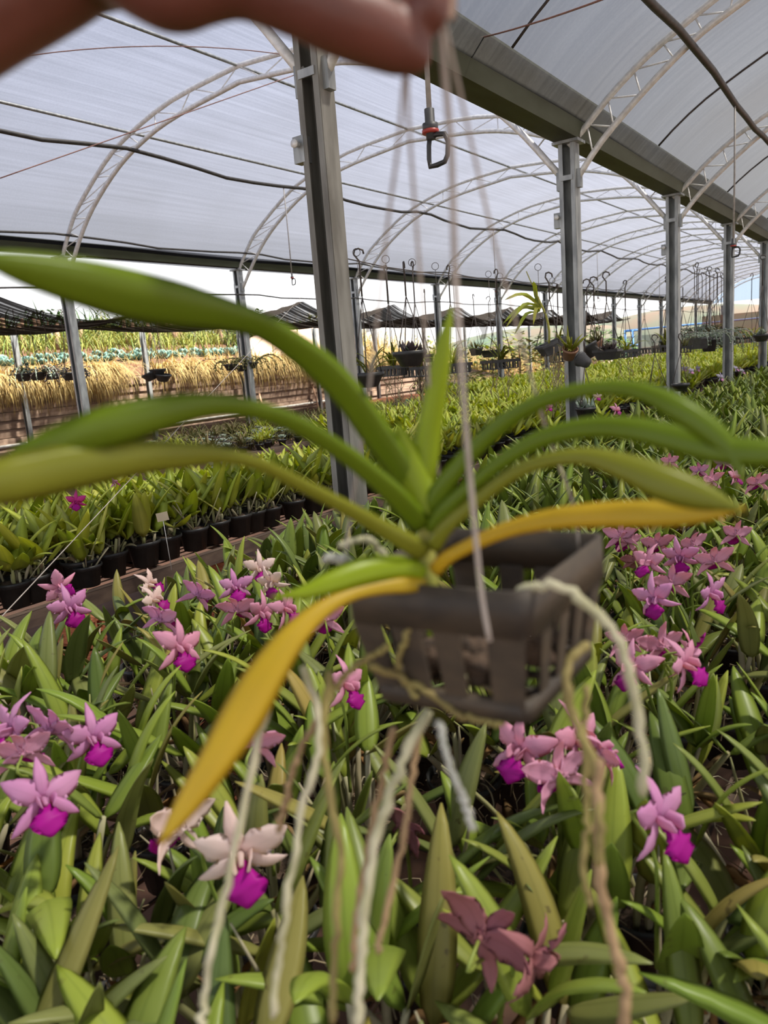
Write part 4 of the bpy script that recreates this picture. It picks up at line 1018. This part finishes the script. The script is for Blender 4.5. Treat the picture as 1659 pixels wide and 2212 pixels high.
for k, (px, py, kd, lab) in enumerate(((50, 806, 'bowl', 'leftmost black hanging bowl by the open side'), (80, 804, 'bowl', 'second black hanging bowl from the left with drooping stems'), (112, 806, 'trough', 'third hanging bowl from the left with dark rosettes'), (150, 804, 'bowl', 'fourth hanging bowl, touching the leftmost thick post'))):
    hang(px, py, 10.6, kd, 'weed' if k % 2 == 0 else 'trail', .12, .85, lab, pm=[weed_m, succ_m, weed_m, sucd_m][k])
for k, (px, py, lab) in enumerate(((322, 806, 'lower left of three black bowls hanging before the straw'), (340, 797, 'upper of three black bowls hanging before the straw'), (352, 808, 'lower right of three black bowls hanging before the straw'))):
    hang(px, py, 11.5, 'bowl', None, .12, .8, lab, (0, (.35, 0, -.2)[k]))
for k, (px, py, lab) in enumerate(((498, 786, 'left of the two small bowls at the post behind the long leaf'), (542, 782, 'right of the two small bowls at the post behind the long leaf'), (522, 788, 'middle shallow bowl at the post behind the long leaf'))):
    hang(px, py, 12.0, 'bowl', 'trail' if k < 2 else None, .11, .8, lab, pm=weed_m)
R3 = [(1440, 745, 9, 'basket', 'strap', .13, 'slatted basket hung left of the third post'), (1442, 735, 9.2, 'pot', 'ros', .09, 'small pot with moss above the basket at the third post'), (1475, 748, 10, 'basket', 'weed', .11, 'dark basket right of the third post'),
      (1505, 730, 10.5, 'trough', 'trail', .20, 'wide grey trough with trailing blue green plants'), (1532, 732, 11, 'pot', 'trail', .12, 'dark pot right of the wide grey trough'), (1548, 728, 11.5, 'bowl', 'trail', .12, 'bowl with pale trailing plants in the far hook row'),
      (1392, 752, 12, 'basket', None, .16, 'dark slatted basket between second and third posts'), (1352, 756, 8.5, 'basket', 'strap', .10, 'slatted basket beside the black trough with long aerial leaf'), (1578, 728, 12, 'bowl', 'weed', .11, 'shallow bowl against the fourth post'),
      (1622, 728, 12.5, 'basket', 'strap', .20, 'wide slatted basket right of the fourth post'), (1645, 722, 10, 'bowl', 'ros', .10, 'small mossy bowl by the fifth post at the right edge'), (1415, 835, 7.5, 'trough', None, .11, 'grey trough standing low among leaves left of the third post'), (1470, 828, 7.8, 'bowl', None, .085, 'black bowl low among leaves right of the third post'), (1265, 880, 5.9, 'pot', 'ros', .075, 'black pot low beside the foot of the second post'), (1566, 735, 13, 'bowl', 'trail', .12, 'trailing plant bowl behind the far hook row')]
for k, (px, py, d, kd, pl, r, lab) in enumerate(R3):
    hang(px, py, d, kd, pl, r, .75 + (.25 if px > 1480 else 0) if py < 800 else .5, lab, roots=8 if kd == 'basket' else 0, m_=grey_pl if 'grey' in lab else black_pl)
for k in range(10):
    hang(1500 + k * 8.2, 716 + (k % 3) * 6, 12.6 + .12 * k, 'bowl', 'trail', .07, 1.05, '%s thin hanging plant from the left in the crowded row of hooks far right' % ord_(k), pm=weed_m if k % 2 else succ_m)
# the strap leaved orchid standing in the tilted trough
p0 = at(1186, 742, 5.7); t = thing('hanging_orchid', 'wild strap leaved orchid arching out of the tilted grey trough', 'orchid', p0, 0)
P = spline([(0, 0, 0), (-.0, .01, .1), (-.03, .02, .22), (-.085, 0, .36), (-.1, 0, .42)], 10); MB().tube(P, .009, 6).build('stem', stem_m, t)
for k, (px, py, tx, ty) in enumerate(((1160, 668, 1086, 700), (1160, 662, 1092, 708), (1163, 672, 1112, 722), (1165, 660, 1090, 648), (1158, 650, 1118, 636), (1158, 640, 1152, 608), (1160, 648, 1160, 616), (1165, 668, 1152, 702), (1160, 660, 1104, 694))):
    a, b_ = at(px, py, 5.7) - p0, at(tx, ty, 5.6) - p0; mdl = (a + b_) / 2 + (0, 0, .06 if ty > 640 else .02)
    Q = spline([P[-2] if k < 7 else P[6], a, mdl, b_], 10); MB().strip(Q, .016 * np.array([.5, .7, .8, .9, 1, 1, .9, .8, .6, .08]), norm(np.cross(Q[-1] - Q[0], (0.3, -.8, .3))), .35, .003).build('leaf', orch_y, t)
MB().tube([at(1155, 625, 5.7) - p0, at(1145, 605, 5.7) - p0, at(1137, 586, 5.7) - p0], .004, 5).build('flower_spike', stem_m, t)
# long hook wires and support cable
for i, (px, py, d, L) in enumerate(((770, 545, 5.2, 1.0), (833, 560, 5.2, 1.0), (890, 567, 5.4, 1.0), (940, 575, 5.6, 1.0), (977, 580, 6, 1.0), (1055, 592, 6.6, .9), (1080, 596, 6.9, .9), (1162, 577, 6.0, .8), (1193, 606, 7.0, .8), (1345, 628, 9, .8), (1393, 632, 10, .8))):
    p = at(px, py, d); mb = MB(); a = np.linspace(0, 2 * PI, 12); rr = .026
    ring = np.array([[math.cos(w) * R_[0] * rr, math.cos(w) * R_[1] * rr, math.sin(w) * rr] for w in a]); mb.tube(ring, .0024, 5); mb.tube([(0, 0, -rr), (.004, 0, -L * .5), (0, 0, -L)], .0022, 5)
    o = mb.build('ring_hook', wire_m, None, True, p); tag(o, 'long wire hook with a ring on top, %s from the left above the hanging pots' % ord_(i), 'wire hook')
line_thing('support_cable', 'thin reddish cable the ring hooks hang from', 'cable', [at(700, 548, 4.8), at(833, 577, 5.3), at(940, 592, 5.7), at(1080, 606, 6.9), at(1193, 619, 7.4), at(1345, 640, 9.2), at(1500, 652, 13.5)], .004, wire_m)
line_thing('support_cable', 'pale diagonal wire running down to the left bench rail', 'cable', [on(0, 1336, 0, -2.2) * 1.25 - on(690, 600, 0, -8.5) * .25 , on(0, 1336, 0, -2.2), on(690, 600, 0, -8.5)], .002, wire_l)

# ------------------------------------------------------------------ the plant in the basket, held up by hand
def track(cp, n): return spline(np.array(cp, float), n)
def world(tr): return np.array([at(q[0], q[1], q[-1]) for q in tr])
base = at(960, 1290, .43)
bk = thing('vanda_basket', 'dark slatted plastic basket held up on wires in front of the camera', 'orchid basket', base)
FL_, FR_ = at(742, 1300, .445), at(1140, 1338, .385)
BR_ = at(1312, 1196, .475); BL_ = FL_ + (BR_ - FR_)
cen = (FL_ + FR_ + BR_ + BL_) / 4
ex, ey = norm(FR_ - FL_), norm(BR_ - FR_); ez = norm(np.cross(ex, ey)); wx, wy = np.linalg.norm(FR_ - FL_) / 2, np.linalg.norm(BR_ - FR_) / 2
def bp_(u, v, z): return cen + ex * u * wx + ey * v * wy + ez * z - base       # basket coordinates, u and v in -1..1
def rrect(k, rad=.16):
    out = []
    for cx, cy, a0 in ((1, -1, -90), (1, 1, 0), (-1, 1, 90), (-1, -1, 180)):
        for i in range(k):
            a = math.radians(a0 + 90 * i / (k - 1)); out.append((cx * (1 - rad) + rad * math.cos(a), cy * (1 - rad) + rad * math.sin(a)))
    return out
RR = rrect(7); n = len(RR)
mb = MB(); V = []
for s_, z in ((1.0, .0135), (1.0, -.0125), (.955, -.0125), (.955, .0135)):
    V += [bp_(u * s_, v * s_, z) for u, v in RR]
mb.add(V, [(i * n + j, i * n + (j + 1) % n, ((i + 1) % 4) * n + (j + 1) % n, ((i + 1) % 4) * n + j) for i in range(4) for j in range(n)])
mb.build('rim_band', basket_m, bk)
ZBOT = -.062
def slat(u0, v0, du, dv, w):
    q = MB(); top = (u0 * .975, v0 * .975, -.010); bot = (u0 * .84, v0 * .84, ZBOT)
    V = []
    for (a, b_, z) in (top, bot):
        for e in (-1, 1):
            for th in (0, 1):
                k_ = 1 - .045 * th
                V.append(bp_((a + du * w * e * (.8 if z < -.03 else 1)) * k_, (b_ + dv * w * e * (.8 if z < -.03 else 1)) * k_, z))
    q.add(V, [(0, 1, 3, 2), (4, 6, 7, 5), (0, 2, 6, 4), (1, 5, 7, 3), (0, 4, 5, 1), (2, 3, 7, 6)]); o = q.build('slat', basket_m, bk, False)
    md = o.modifiers.new('Bevel', 'BEVEL'); md.width = .0008; md.segments = 2
for u in (-.82, -.34, .13, .78):
    slat(u, -1, 1, 0, .155 if u < .7 else .2); slat(-u, 1, 1, 0, .155)
for v in (-.55, -.1, .35, .8): slat(1, v, 0, 1, .12); slat(-1, -v, 0, 1, .12)
mb = MB(); V = []
for s_, z in ((.87, ZBOT + .008), (.86, ZBOT - .003), (.74, ZBOT - .003), (.74, ZBOT + .008)): V += [bp_(u * s_, v * s_, z) for u, v in RR]
mb.add(V, [(i * n + j, i * n + (j + 1) % n, ((i + 1) % 4) * n + (j + 1) % n, ((i + 1) % 4) * n + j) for i in range(4) for j in range(n)])
mb.build('base_ring', basket_m, bk)
mb = MB()
for k in range(5):
    v = -.7 + .35 * k; p, q = bp_(-.8, v, ZBOT + .002), bp_(.8, v, ZBOT + .002); mb.tube([p, (p + q) / 2, q], .003, 6)
mb.build('base_bars', basket_m, bk)
mb = MB()
for k in range(46):
    u, v = random.uniform(-.66, .66), random.uniform(-.66, .66); mb.ball(bp_(u, v, ZBOT + random.uniform(.006, .026)), np.array([random.uniform(.006, .012) for _ in range(3)]), 7, 5)
mb.build('bark_chips', sub_m, bk)['kind'] = 'stuff'
# strap leaved orchid growing in the basket
vd = thing('vanda_orchid', 'large strap leaved orchid with green and yellowing leaves filling the foreground', 'orchid', at(925, 1255, .42)); vb = np.array(vd.location)
st = world(track([(930, 1300, .432), (928, 1250, .432), (922, 1190, .432), (918, 1130, .43)], 12)) - vb
MB().tube(st, np.linspace(.0055, .0045, 12), 10).build('stem', stem_m, vd)
VL = [ # control points: px, py, half width px, distance
 (van_g, [(905, 1085, 26, .42), (870, 1020, 30, .415), (820, 950, 31, .405), (760, 865, 30, .39), (700, 800, 31, .375), (640, 752, 28, .36), (570, 708, 27, .34), (500, 685, 32, .32), (400, 664, 45, .295), (300, 644, 51, .275), (200, 619, 48, .26), (100, 594, 40, .25), (0, 568, 23, .24), (-60, 552, 3, .237)], None, .25),
 (van_g, [(915, 1140, 22, .42), (880, 1100, 23, .41), (830, 1050, 21, .395), (750, 985, 19, .375), (650, 922, 19, .35), (560, 888, 19, .33), (460, 876, 24, .31), (350, 893, 36, .295), (250, 920, 42, .285), (150, 950, 36, .28), (70, 978, 26, .275), (-20, 1015, 4, .27)], None, .2),
 (van_o, [(918, 1200, 20, .42), (885, 1175, 20, .41), (820, 1138, 17, .40), (730, 1088, 15, .38), (640, 1042, 14, .36), (560, 1003, 14, .34), (480, 985, 18, .325), (400, 985, 27, .31), (300, 990, 36, .295), (200, 1003, 45, .285), (100, 1022, 50, .275), (0, 1045, 46, .265), (-120, 1080, 20, .26)], None, .2),
 (van_b, [(918, 1240, 18, .42), (890, 1228, 20, .415), (850, 1224, 24, .41), (780, 1234, 27, .40), (710, 1258, 22, .392), (650, 1280, 13, .388), (585, 1290, 2, .385)], None, .25),
 (van_y, [(920, 1258, 14, .42), (880, 1262, 17, .412), (820, 1268, 15, .405), (755, 1285, 14, .395), (690, 1320, 20, .385), (630, 1378, 29, .375), (575, 1455, 38, .365), (520, 1550, 43, .36), (460, 1650, 34, .355), (400, 1740, 24, .353), (345, 1822, 5, .35)], None, .2),
 (van_g, [(925, 1110, 24, .42), (960, 1045, 20, .41), (1020, 975, 18, .40), (1090, 912, 17, .385), (1160, 870, 16, .37), (1240, 845, 15, .355), (1320, 836, 15, .345), (1390, 846, 19, .335), (1460, 878, 25, .325), (1530, 925, 25, .32), (1580, 975, 18, .317), (1606, 1040, 3, .315)], None, .25),
 (van_g, [(928, 1150, 20, .42), (960, 1100, 17, .41), (1020, 1045, 15, .40), (1100, 985, 16, .385), (1180, 943, 19, .37), (1270, 923, 21, .355), (1360, 925, 24, .34), (1450, 944, 27, .33), (1550, 970, 28, .32), (1660, 978, 27, .31), (1780, 985, 8, .305)], None, .25),
 (van_o, [(930, 1185, 19, .42), (965, 1135, 16, .41), (1030, 1080, 15, .40), (1110, 1022, 14, .385), (1190, 992, 15, .37), (1270, 986, 19, .36), (1350, 1008, 28, .35), (1430, 1040, 36, .342), (1510, 1068, 30, .338), (1600, 1100, 4, .335)], None, .25),
 (van_y, [(935, 1235, 15, .42), (965, 1205, 14, .41), (1020, 1175, 14, .40), (1100, 1142, 16, .385), (1190, 1121, 21, .37), (1280, 1112, 25, .36), (1370, 1109, 27, .35), (1460, 1108, 26, .345), (1540, 1104, 18, .34), (1608, 1097, 4, .338)], van_o, .25),
 (van_b, [(905, 1060, 22, .42), (915, 1000, 27, .417), (925, 930, 25, .413), (938, 860, 22, .408), (950, 790, 19, .403), (960, 735, 14, .40), (970, 690, 7, .398), (975, 664, 2, .397)], None, .35),
 (van_b, [(925, 1120, 20, .419), (905, 1050, 30, .416), (885, 985, 24, .414), (868, 940, 12, .412), (858, 915, 3, .411)], None, .3),
]
for m_, cp, m2, fold in VL:
    tr = track(cp, 34); P = world(tr) - vb; W = np.maximum(tr[:, 2], 1) * tr[:, 3] / F
    T = norm(np.gradient(P, axis=0)); V = norm(P + vb - CAM); S = norm(np.cross(T, V)); 
    MBl = MB(); W2 = W * 1.12; tw = .3
    Nn = np.cross(S, T); S2 = norm(S + Nn * tw * (1 if Nn[5][2] > 0 else -1) * .5)
    MBl.strip(P, W2, S2, fold, .0018)
    o = MBl.build('leaf', m_, vd)
    if m_ is van_y: o['label'] = 'yellowed strap leaf'
# aerial roots of the orchid: each one a part
RT = [
 (vroot_p, 9, [(648, 1380, .41), (600, 1480, .40), (568, 1560, .40), (540, 1685, .395), (507, 1840, .39), (480, 1960, .39), (452, 2060, .385), (441, 2160, .385), (436, 2225, .38)]),
 (vroot_p, 9, [(655, 1440, .42), (690, 1540, .415), (686, 1640, .41), (652, 1735, .41), (636, 1860, .405), (616, 1985, .40), (601, 2085, .40), (588, 2200, .395)]),
 (vroot_o, 9, [(712, 1450, .42), (700, 1560, .415), (708, 1700, .41), (734, 1830, .405), (728, 1960, .40), (722, 2080, .40), (718, 2212, .395)]),
 (vroot_p, 12, [(925, 1535, .42), (880, 1620, .41), (850, 1700, .405), (815, 1800, .40), (796, 1900, .395), (786, 2010, .39), (778, 2110, .385), (772, 2225, .38)]),
 (vroot_b, 8, [(910, 1560, .43), (892, 1650, .43), (876, 1780, .425), (850, 1900, .42), (828, 2000, .415), (815, 2060, .41)]),
 (vroot_g, 9, [(948, 1560, .40), (962, 1620, .395), (990, 1700, .39), (1008, 1745, .388), (1020, 1795, .386)]),
 (vroot_p, 12, [(1110, 1290, .40), (1140, 1272, .392), (1200, 1265, .385), (1265, 1305, .378), (1325, 1365, .372), (1355, 1440, .37), (1376, 1540, .37), (1388, 1640, .37), (1388, 1720, .37)]),
 (vroot_o, 11, [(1270, 1395, .41), (1236, 1420, .405), (1220, 1470, .40), (1235, 1540, .40), (1262, 1600, .395), (1290, 1690, .39), (1296, 1790, .385), (1292, 1870, .385)]),
 (vroot_b, 13, [(1292, 1640, .392), (1290, 1760, .388), (1290, 1880, .386), (1312, 1980, .383), (1338, 2080, .38), (1350, 2150, .378), (1352, 2225, .376)]),
 (vroot_o, 8, [(1268, 1480, .415), (1262, 1600, .41), (1268, 1750, .405), (1262, 1880, .40), (1275, 1960, .40)]),
 (vroot_o, 8, [(840, 1395, .43), (790, 1425, .425), (740, 1465, .42), (705, 1520, .418)]),
 (vroot_b, 8, [(850, 1570, .43), (822, 1700, .43), (790, 1860, .43), (770, 1980, .425), (762, 2100, .425)]),
 (vroot_o, 9, [(800, 1440, .43), (900, 1480, .44), (1000, 1545, .43), (1090, 1565, .42)]),
 (vroot_p, 8, [(735, 1180, .44), (790, 1165, .445), (830, 1200, .45), (870, 1250, .44)]),
 (vroot_g, 11, [(700, 1205, .43), (735, 1208, .43), (790, 1222, .43), (850, 1240, .43)]),
 (vroot_o, 8, [(905, 1290, .425), (880, 1370, .43), (860, 1440, .44), (900, 1510, .44)]),
 (vroot_p, 7, [(925, 1290, .43), (960, 1380, .44), (980, 1450, .45), (1060, 1490, .45), (1120, 1520, .44)]),
 (vroot_b, 8, [(690, 1545, .42), (640, 1640, .42), (620, 1720, .42), (600, 1800, .42)]),
]
for m_, w, cp in RT:
    tr = track(cp, 36); P = world(tr) - vb; r = w * tr[:, 2] / F * (1 + .12 * np.sin(np.arange(36) * 1.7) + .08 * np.sin(np.arange(36) * .6)) * .95; r[-1] *= .5
    P[1:-1] += rng.normal(size=(34, 3)) * .0006
    MB().tube(P, r, 8).build('aerial_root', m_, vd)
# suspension wires from the fingers to the basket corners
wr = thing('basket_hanger', 'pale wire hanger running from the fingertips down to the basket corners', 'wire hanger', at(900, 60, .29)); wb = np.array(wr.location)
for cp, r in (([(880, 40, .285), (872, 180, .295), (858, 330, .315), (838, 480, .34), (815, 690, .37), (790, 900, .40), (752, 1150, .43), (742, 1310, .443)], .0008),
              ([(884, 40, .287), (880, 200, .297), (890, 360, .32), (905, 560, .35), (925, 800, .40), (945, 1000, .45), (965, 1150, .505)], .0008),
              ([(955, -60, .285), (950, 40, .286), (958, 130, .292), (975, 330, .31), (982, 560, .325), (990, 690, .335), (1006, 920, .35), (1022, 1100, .365), (1040, 1280, .378), (1058, 1385, .381)], .0014),
              ([(957, -60, .288), (960, 40, .29), (985, 160, .30), (1030, 360, .325), (1072, 540, .35), (1110, 680, .37), (1180, 930, .42), (1235, 1080, .455), (1252, 1195, .472)], .0008)):
    tr = track(cp, 30); MB().tube(world(tr) - wb, r, 7).build('wire', wire_l, wr)

# ------------------------------------------------------------------ the hand
def capsules(chains):
    mb = MB()
    for ch in chains:
        tr = np.array(ch, float)
        k = max(8, int(len(tr) * 5)); tr = spline(tr, k)
        for i in range(k):
            p = at(tr[i][0], tr[i][1], tr[i][3]); r = tr[i][2] * tr[i][3] / F; mb.ball(p, r, 12, 9)
        P = world(tr); r = tr[:, 2] * tr[:, 3] / F; mb.tube(P, r, 14)
    return mb
D = .27
hand = thing('person', 'bare forearm and hand reaching in at the top left, fingers pinching the wire hanger', 'person', at(300, -60, D)); hb_ = np.array(hand.location)
ch = [
 [(-620, 250, 180, .24), (-300, 110, 168, .25), (-60, -20, 158, .262), (110, -95, 140, .27)],                      # forearm, wrist
 [(110, -110, 135, .27), (260, -140, 130, .272), (420, -180, 125, .275)], [(110, -110, 130, .272), (330, -260, 140, .285), (460, -330, 110, .29)],   # palm
 [(140, -120, 130, .275), (330, -330, 120, .30), (420, -420, 90, .305)], [(140, -130, 120, .28), (280, -420, 110, .315), (360, -500, 80, .32)],
 [(260, -110, 110, .262), (365, -32, 92, .262), (430, -48, 92, .263), (520, -52, 84, .265), (640, -2, 76, .268), (720, 35, 76, .272), (790, 60, 76, .277), (850, 92, 64, .281), (890, 114, 46, .283)],    # thumb
 [(440, -260, 92, .28), (600, -270, 80, .275), (740, -240, 72, .275), (850, -150, 68, .282), (912, -45, 58, .283), (920, 20, 54, .279)],       # index
 [(450, -340, 88, .295), (620, -370, 78, .29), (780, -350, 70, .29), (900, -250, 66, .298), (930, -140, 58, .303), (890, -70, 48, .306)],    # middle
 [(410, -420, 84, .305), (570, -470, 74, .305), (720, -450, 66, .308), (810, -360, 62, .316), (800, -260, 54, .322), (750, -210, 46, .325)],   # ring
 [(350, -500, 74, .32), (480, -560, 62, .322), (600, -550, 56, .325), (680, -470, 52, .333), (680, -390, 46, .338), (650, -350, 40, .34)],      # little
]
mb = capsules(ch); v, a = mb.arr(); mb2 = MB(); mb2.v = [v - hb_]; mb2.a = [a]; mb2.f = mb.f; mb2.m = mb.m; mb2.n = mb.n
ho = mb2.build('hand', skin_m, hand)
md = ho.modifiers.new('Remesh', 'REMESH'); md.mode = 'VOXEL'; md.voxel_size = .0016; md.use_smooth_shade = True
md = ho.modifiers.new('Smooth', 'SMOOTH'); md.factor = .6; md.iterations = 9
def nail(cx, cy, d, ax, ay, w, l):
    p = at(cx, cy, d) - hb_; u = R_ * ax - U_ * ay; u = norm(u)
    P = np.array([p + u * l * t * d / F + F_ * -.0006 * math.sin(t * PI) for t in np.linspace(-.5, .5, 6)])
    MB().strip(P, w * d / F * np.array([.7, .95, 1, 1, .9, .5]), norm(np.cross(u, norm(p + hb_ - CAM)) * .4 + np.array([0, 0, 0]) + F_ * .9), -.35, .0007).build('fingernail', nail_m, hand)
nail(967, -2, .281, -.05, 1, 34, 84)

# ------------------------------------------------------------------ light, sky, camera
w = bpy.data.worlds.new('sky'); sc.world = w; w.use_nodes = True; nt = w.node_tree; nt.nodes.clear()
tc = nd(nt, 'ShaderNodeTexCoord'); sx = nd(nt, 'ShaderNodeSeparateXYZ'); nt.links.new(tc.outputs['Generated'], sx.inputs[0])
col = ramp(nt, sx.outputs[2], [(0.0, (1.0, .985, .97)), (.16, (.96, .97, 1.0)), (.38, (.47, .54, .71)), (1.0, (.34, .45, .70))])
bg = nd(nt, 'ShaderNodeBackground', i_Strength=1.15); nt.links.new(col, bg.inputs[0]); nt.links.new(bg.outputs[0], nd(nt, 'ShaderNodeOutputWorld').inputs[0])
sl = bpy.data.lights.new('sun', 'SUN'); sl.energy = 14.5; sl.angle = .09; sl.color = (1, .94, .83)
so = bpy.data.objects.new('sun', sl); C.objects.link(so); so.location = (-10, 10, 20)
so.rotation_euler = Vector((.42, .25, .85)).to_track_quat('Z', 'Y').to_euler()
cd = bpy.data.cameras.new('camera'); co = bpy.data.objects.new('camera', cd); C.objects.link(co)
M = Matrix(((R_[0], U_[0], -F_[0], CAM[0]), (R_[1], U_[1], -F_[1], CAM[1]), (R_[2], U_[2], -F_[2], CAM[2]), (0, 0, 0, 1)))
co.matrix_world = M
cd.sensor_fit = 'VERTICAL'; cd.sensor_height = 36; cd.sensor_width = 27; cd.lens = F / 2212 * 36
cd.clip_start = .02; cd.clip_end = 600
cd.dof.use_dof = True; cd.dof.focus_distance = 3.0; cd.dof.aperture_fstop = 6.2; cd.dof.aperture_blades = 0
sc.camera = co
sc.view_settings.view_transform = 'Standard'; sc.view_settings.look = 'None'; sc.view_settings.gamma = 1; sc.view_settings.exposure = 0.6
sc.cycles.max_bounces = 10; sc.cycles.transparent_max_bounces = 16; sc.cycles.transmission_bounces = 6; sc.cycles.diffuse_bounces = 5
sc.cycles.sample_clamp_indirect = 6
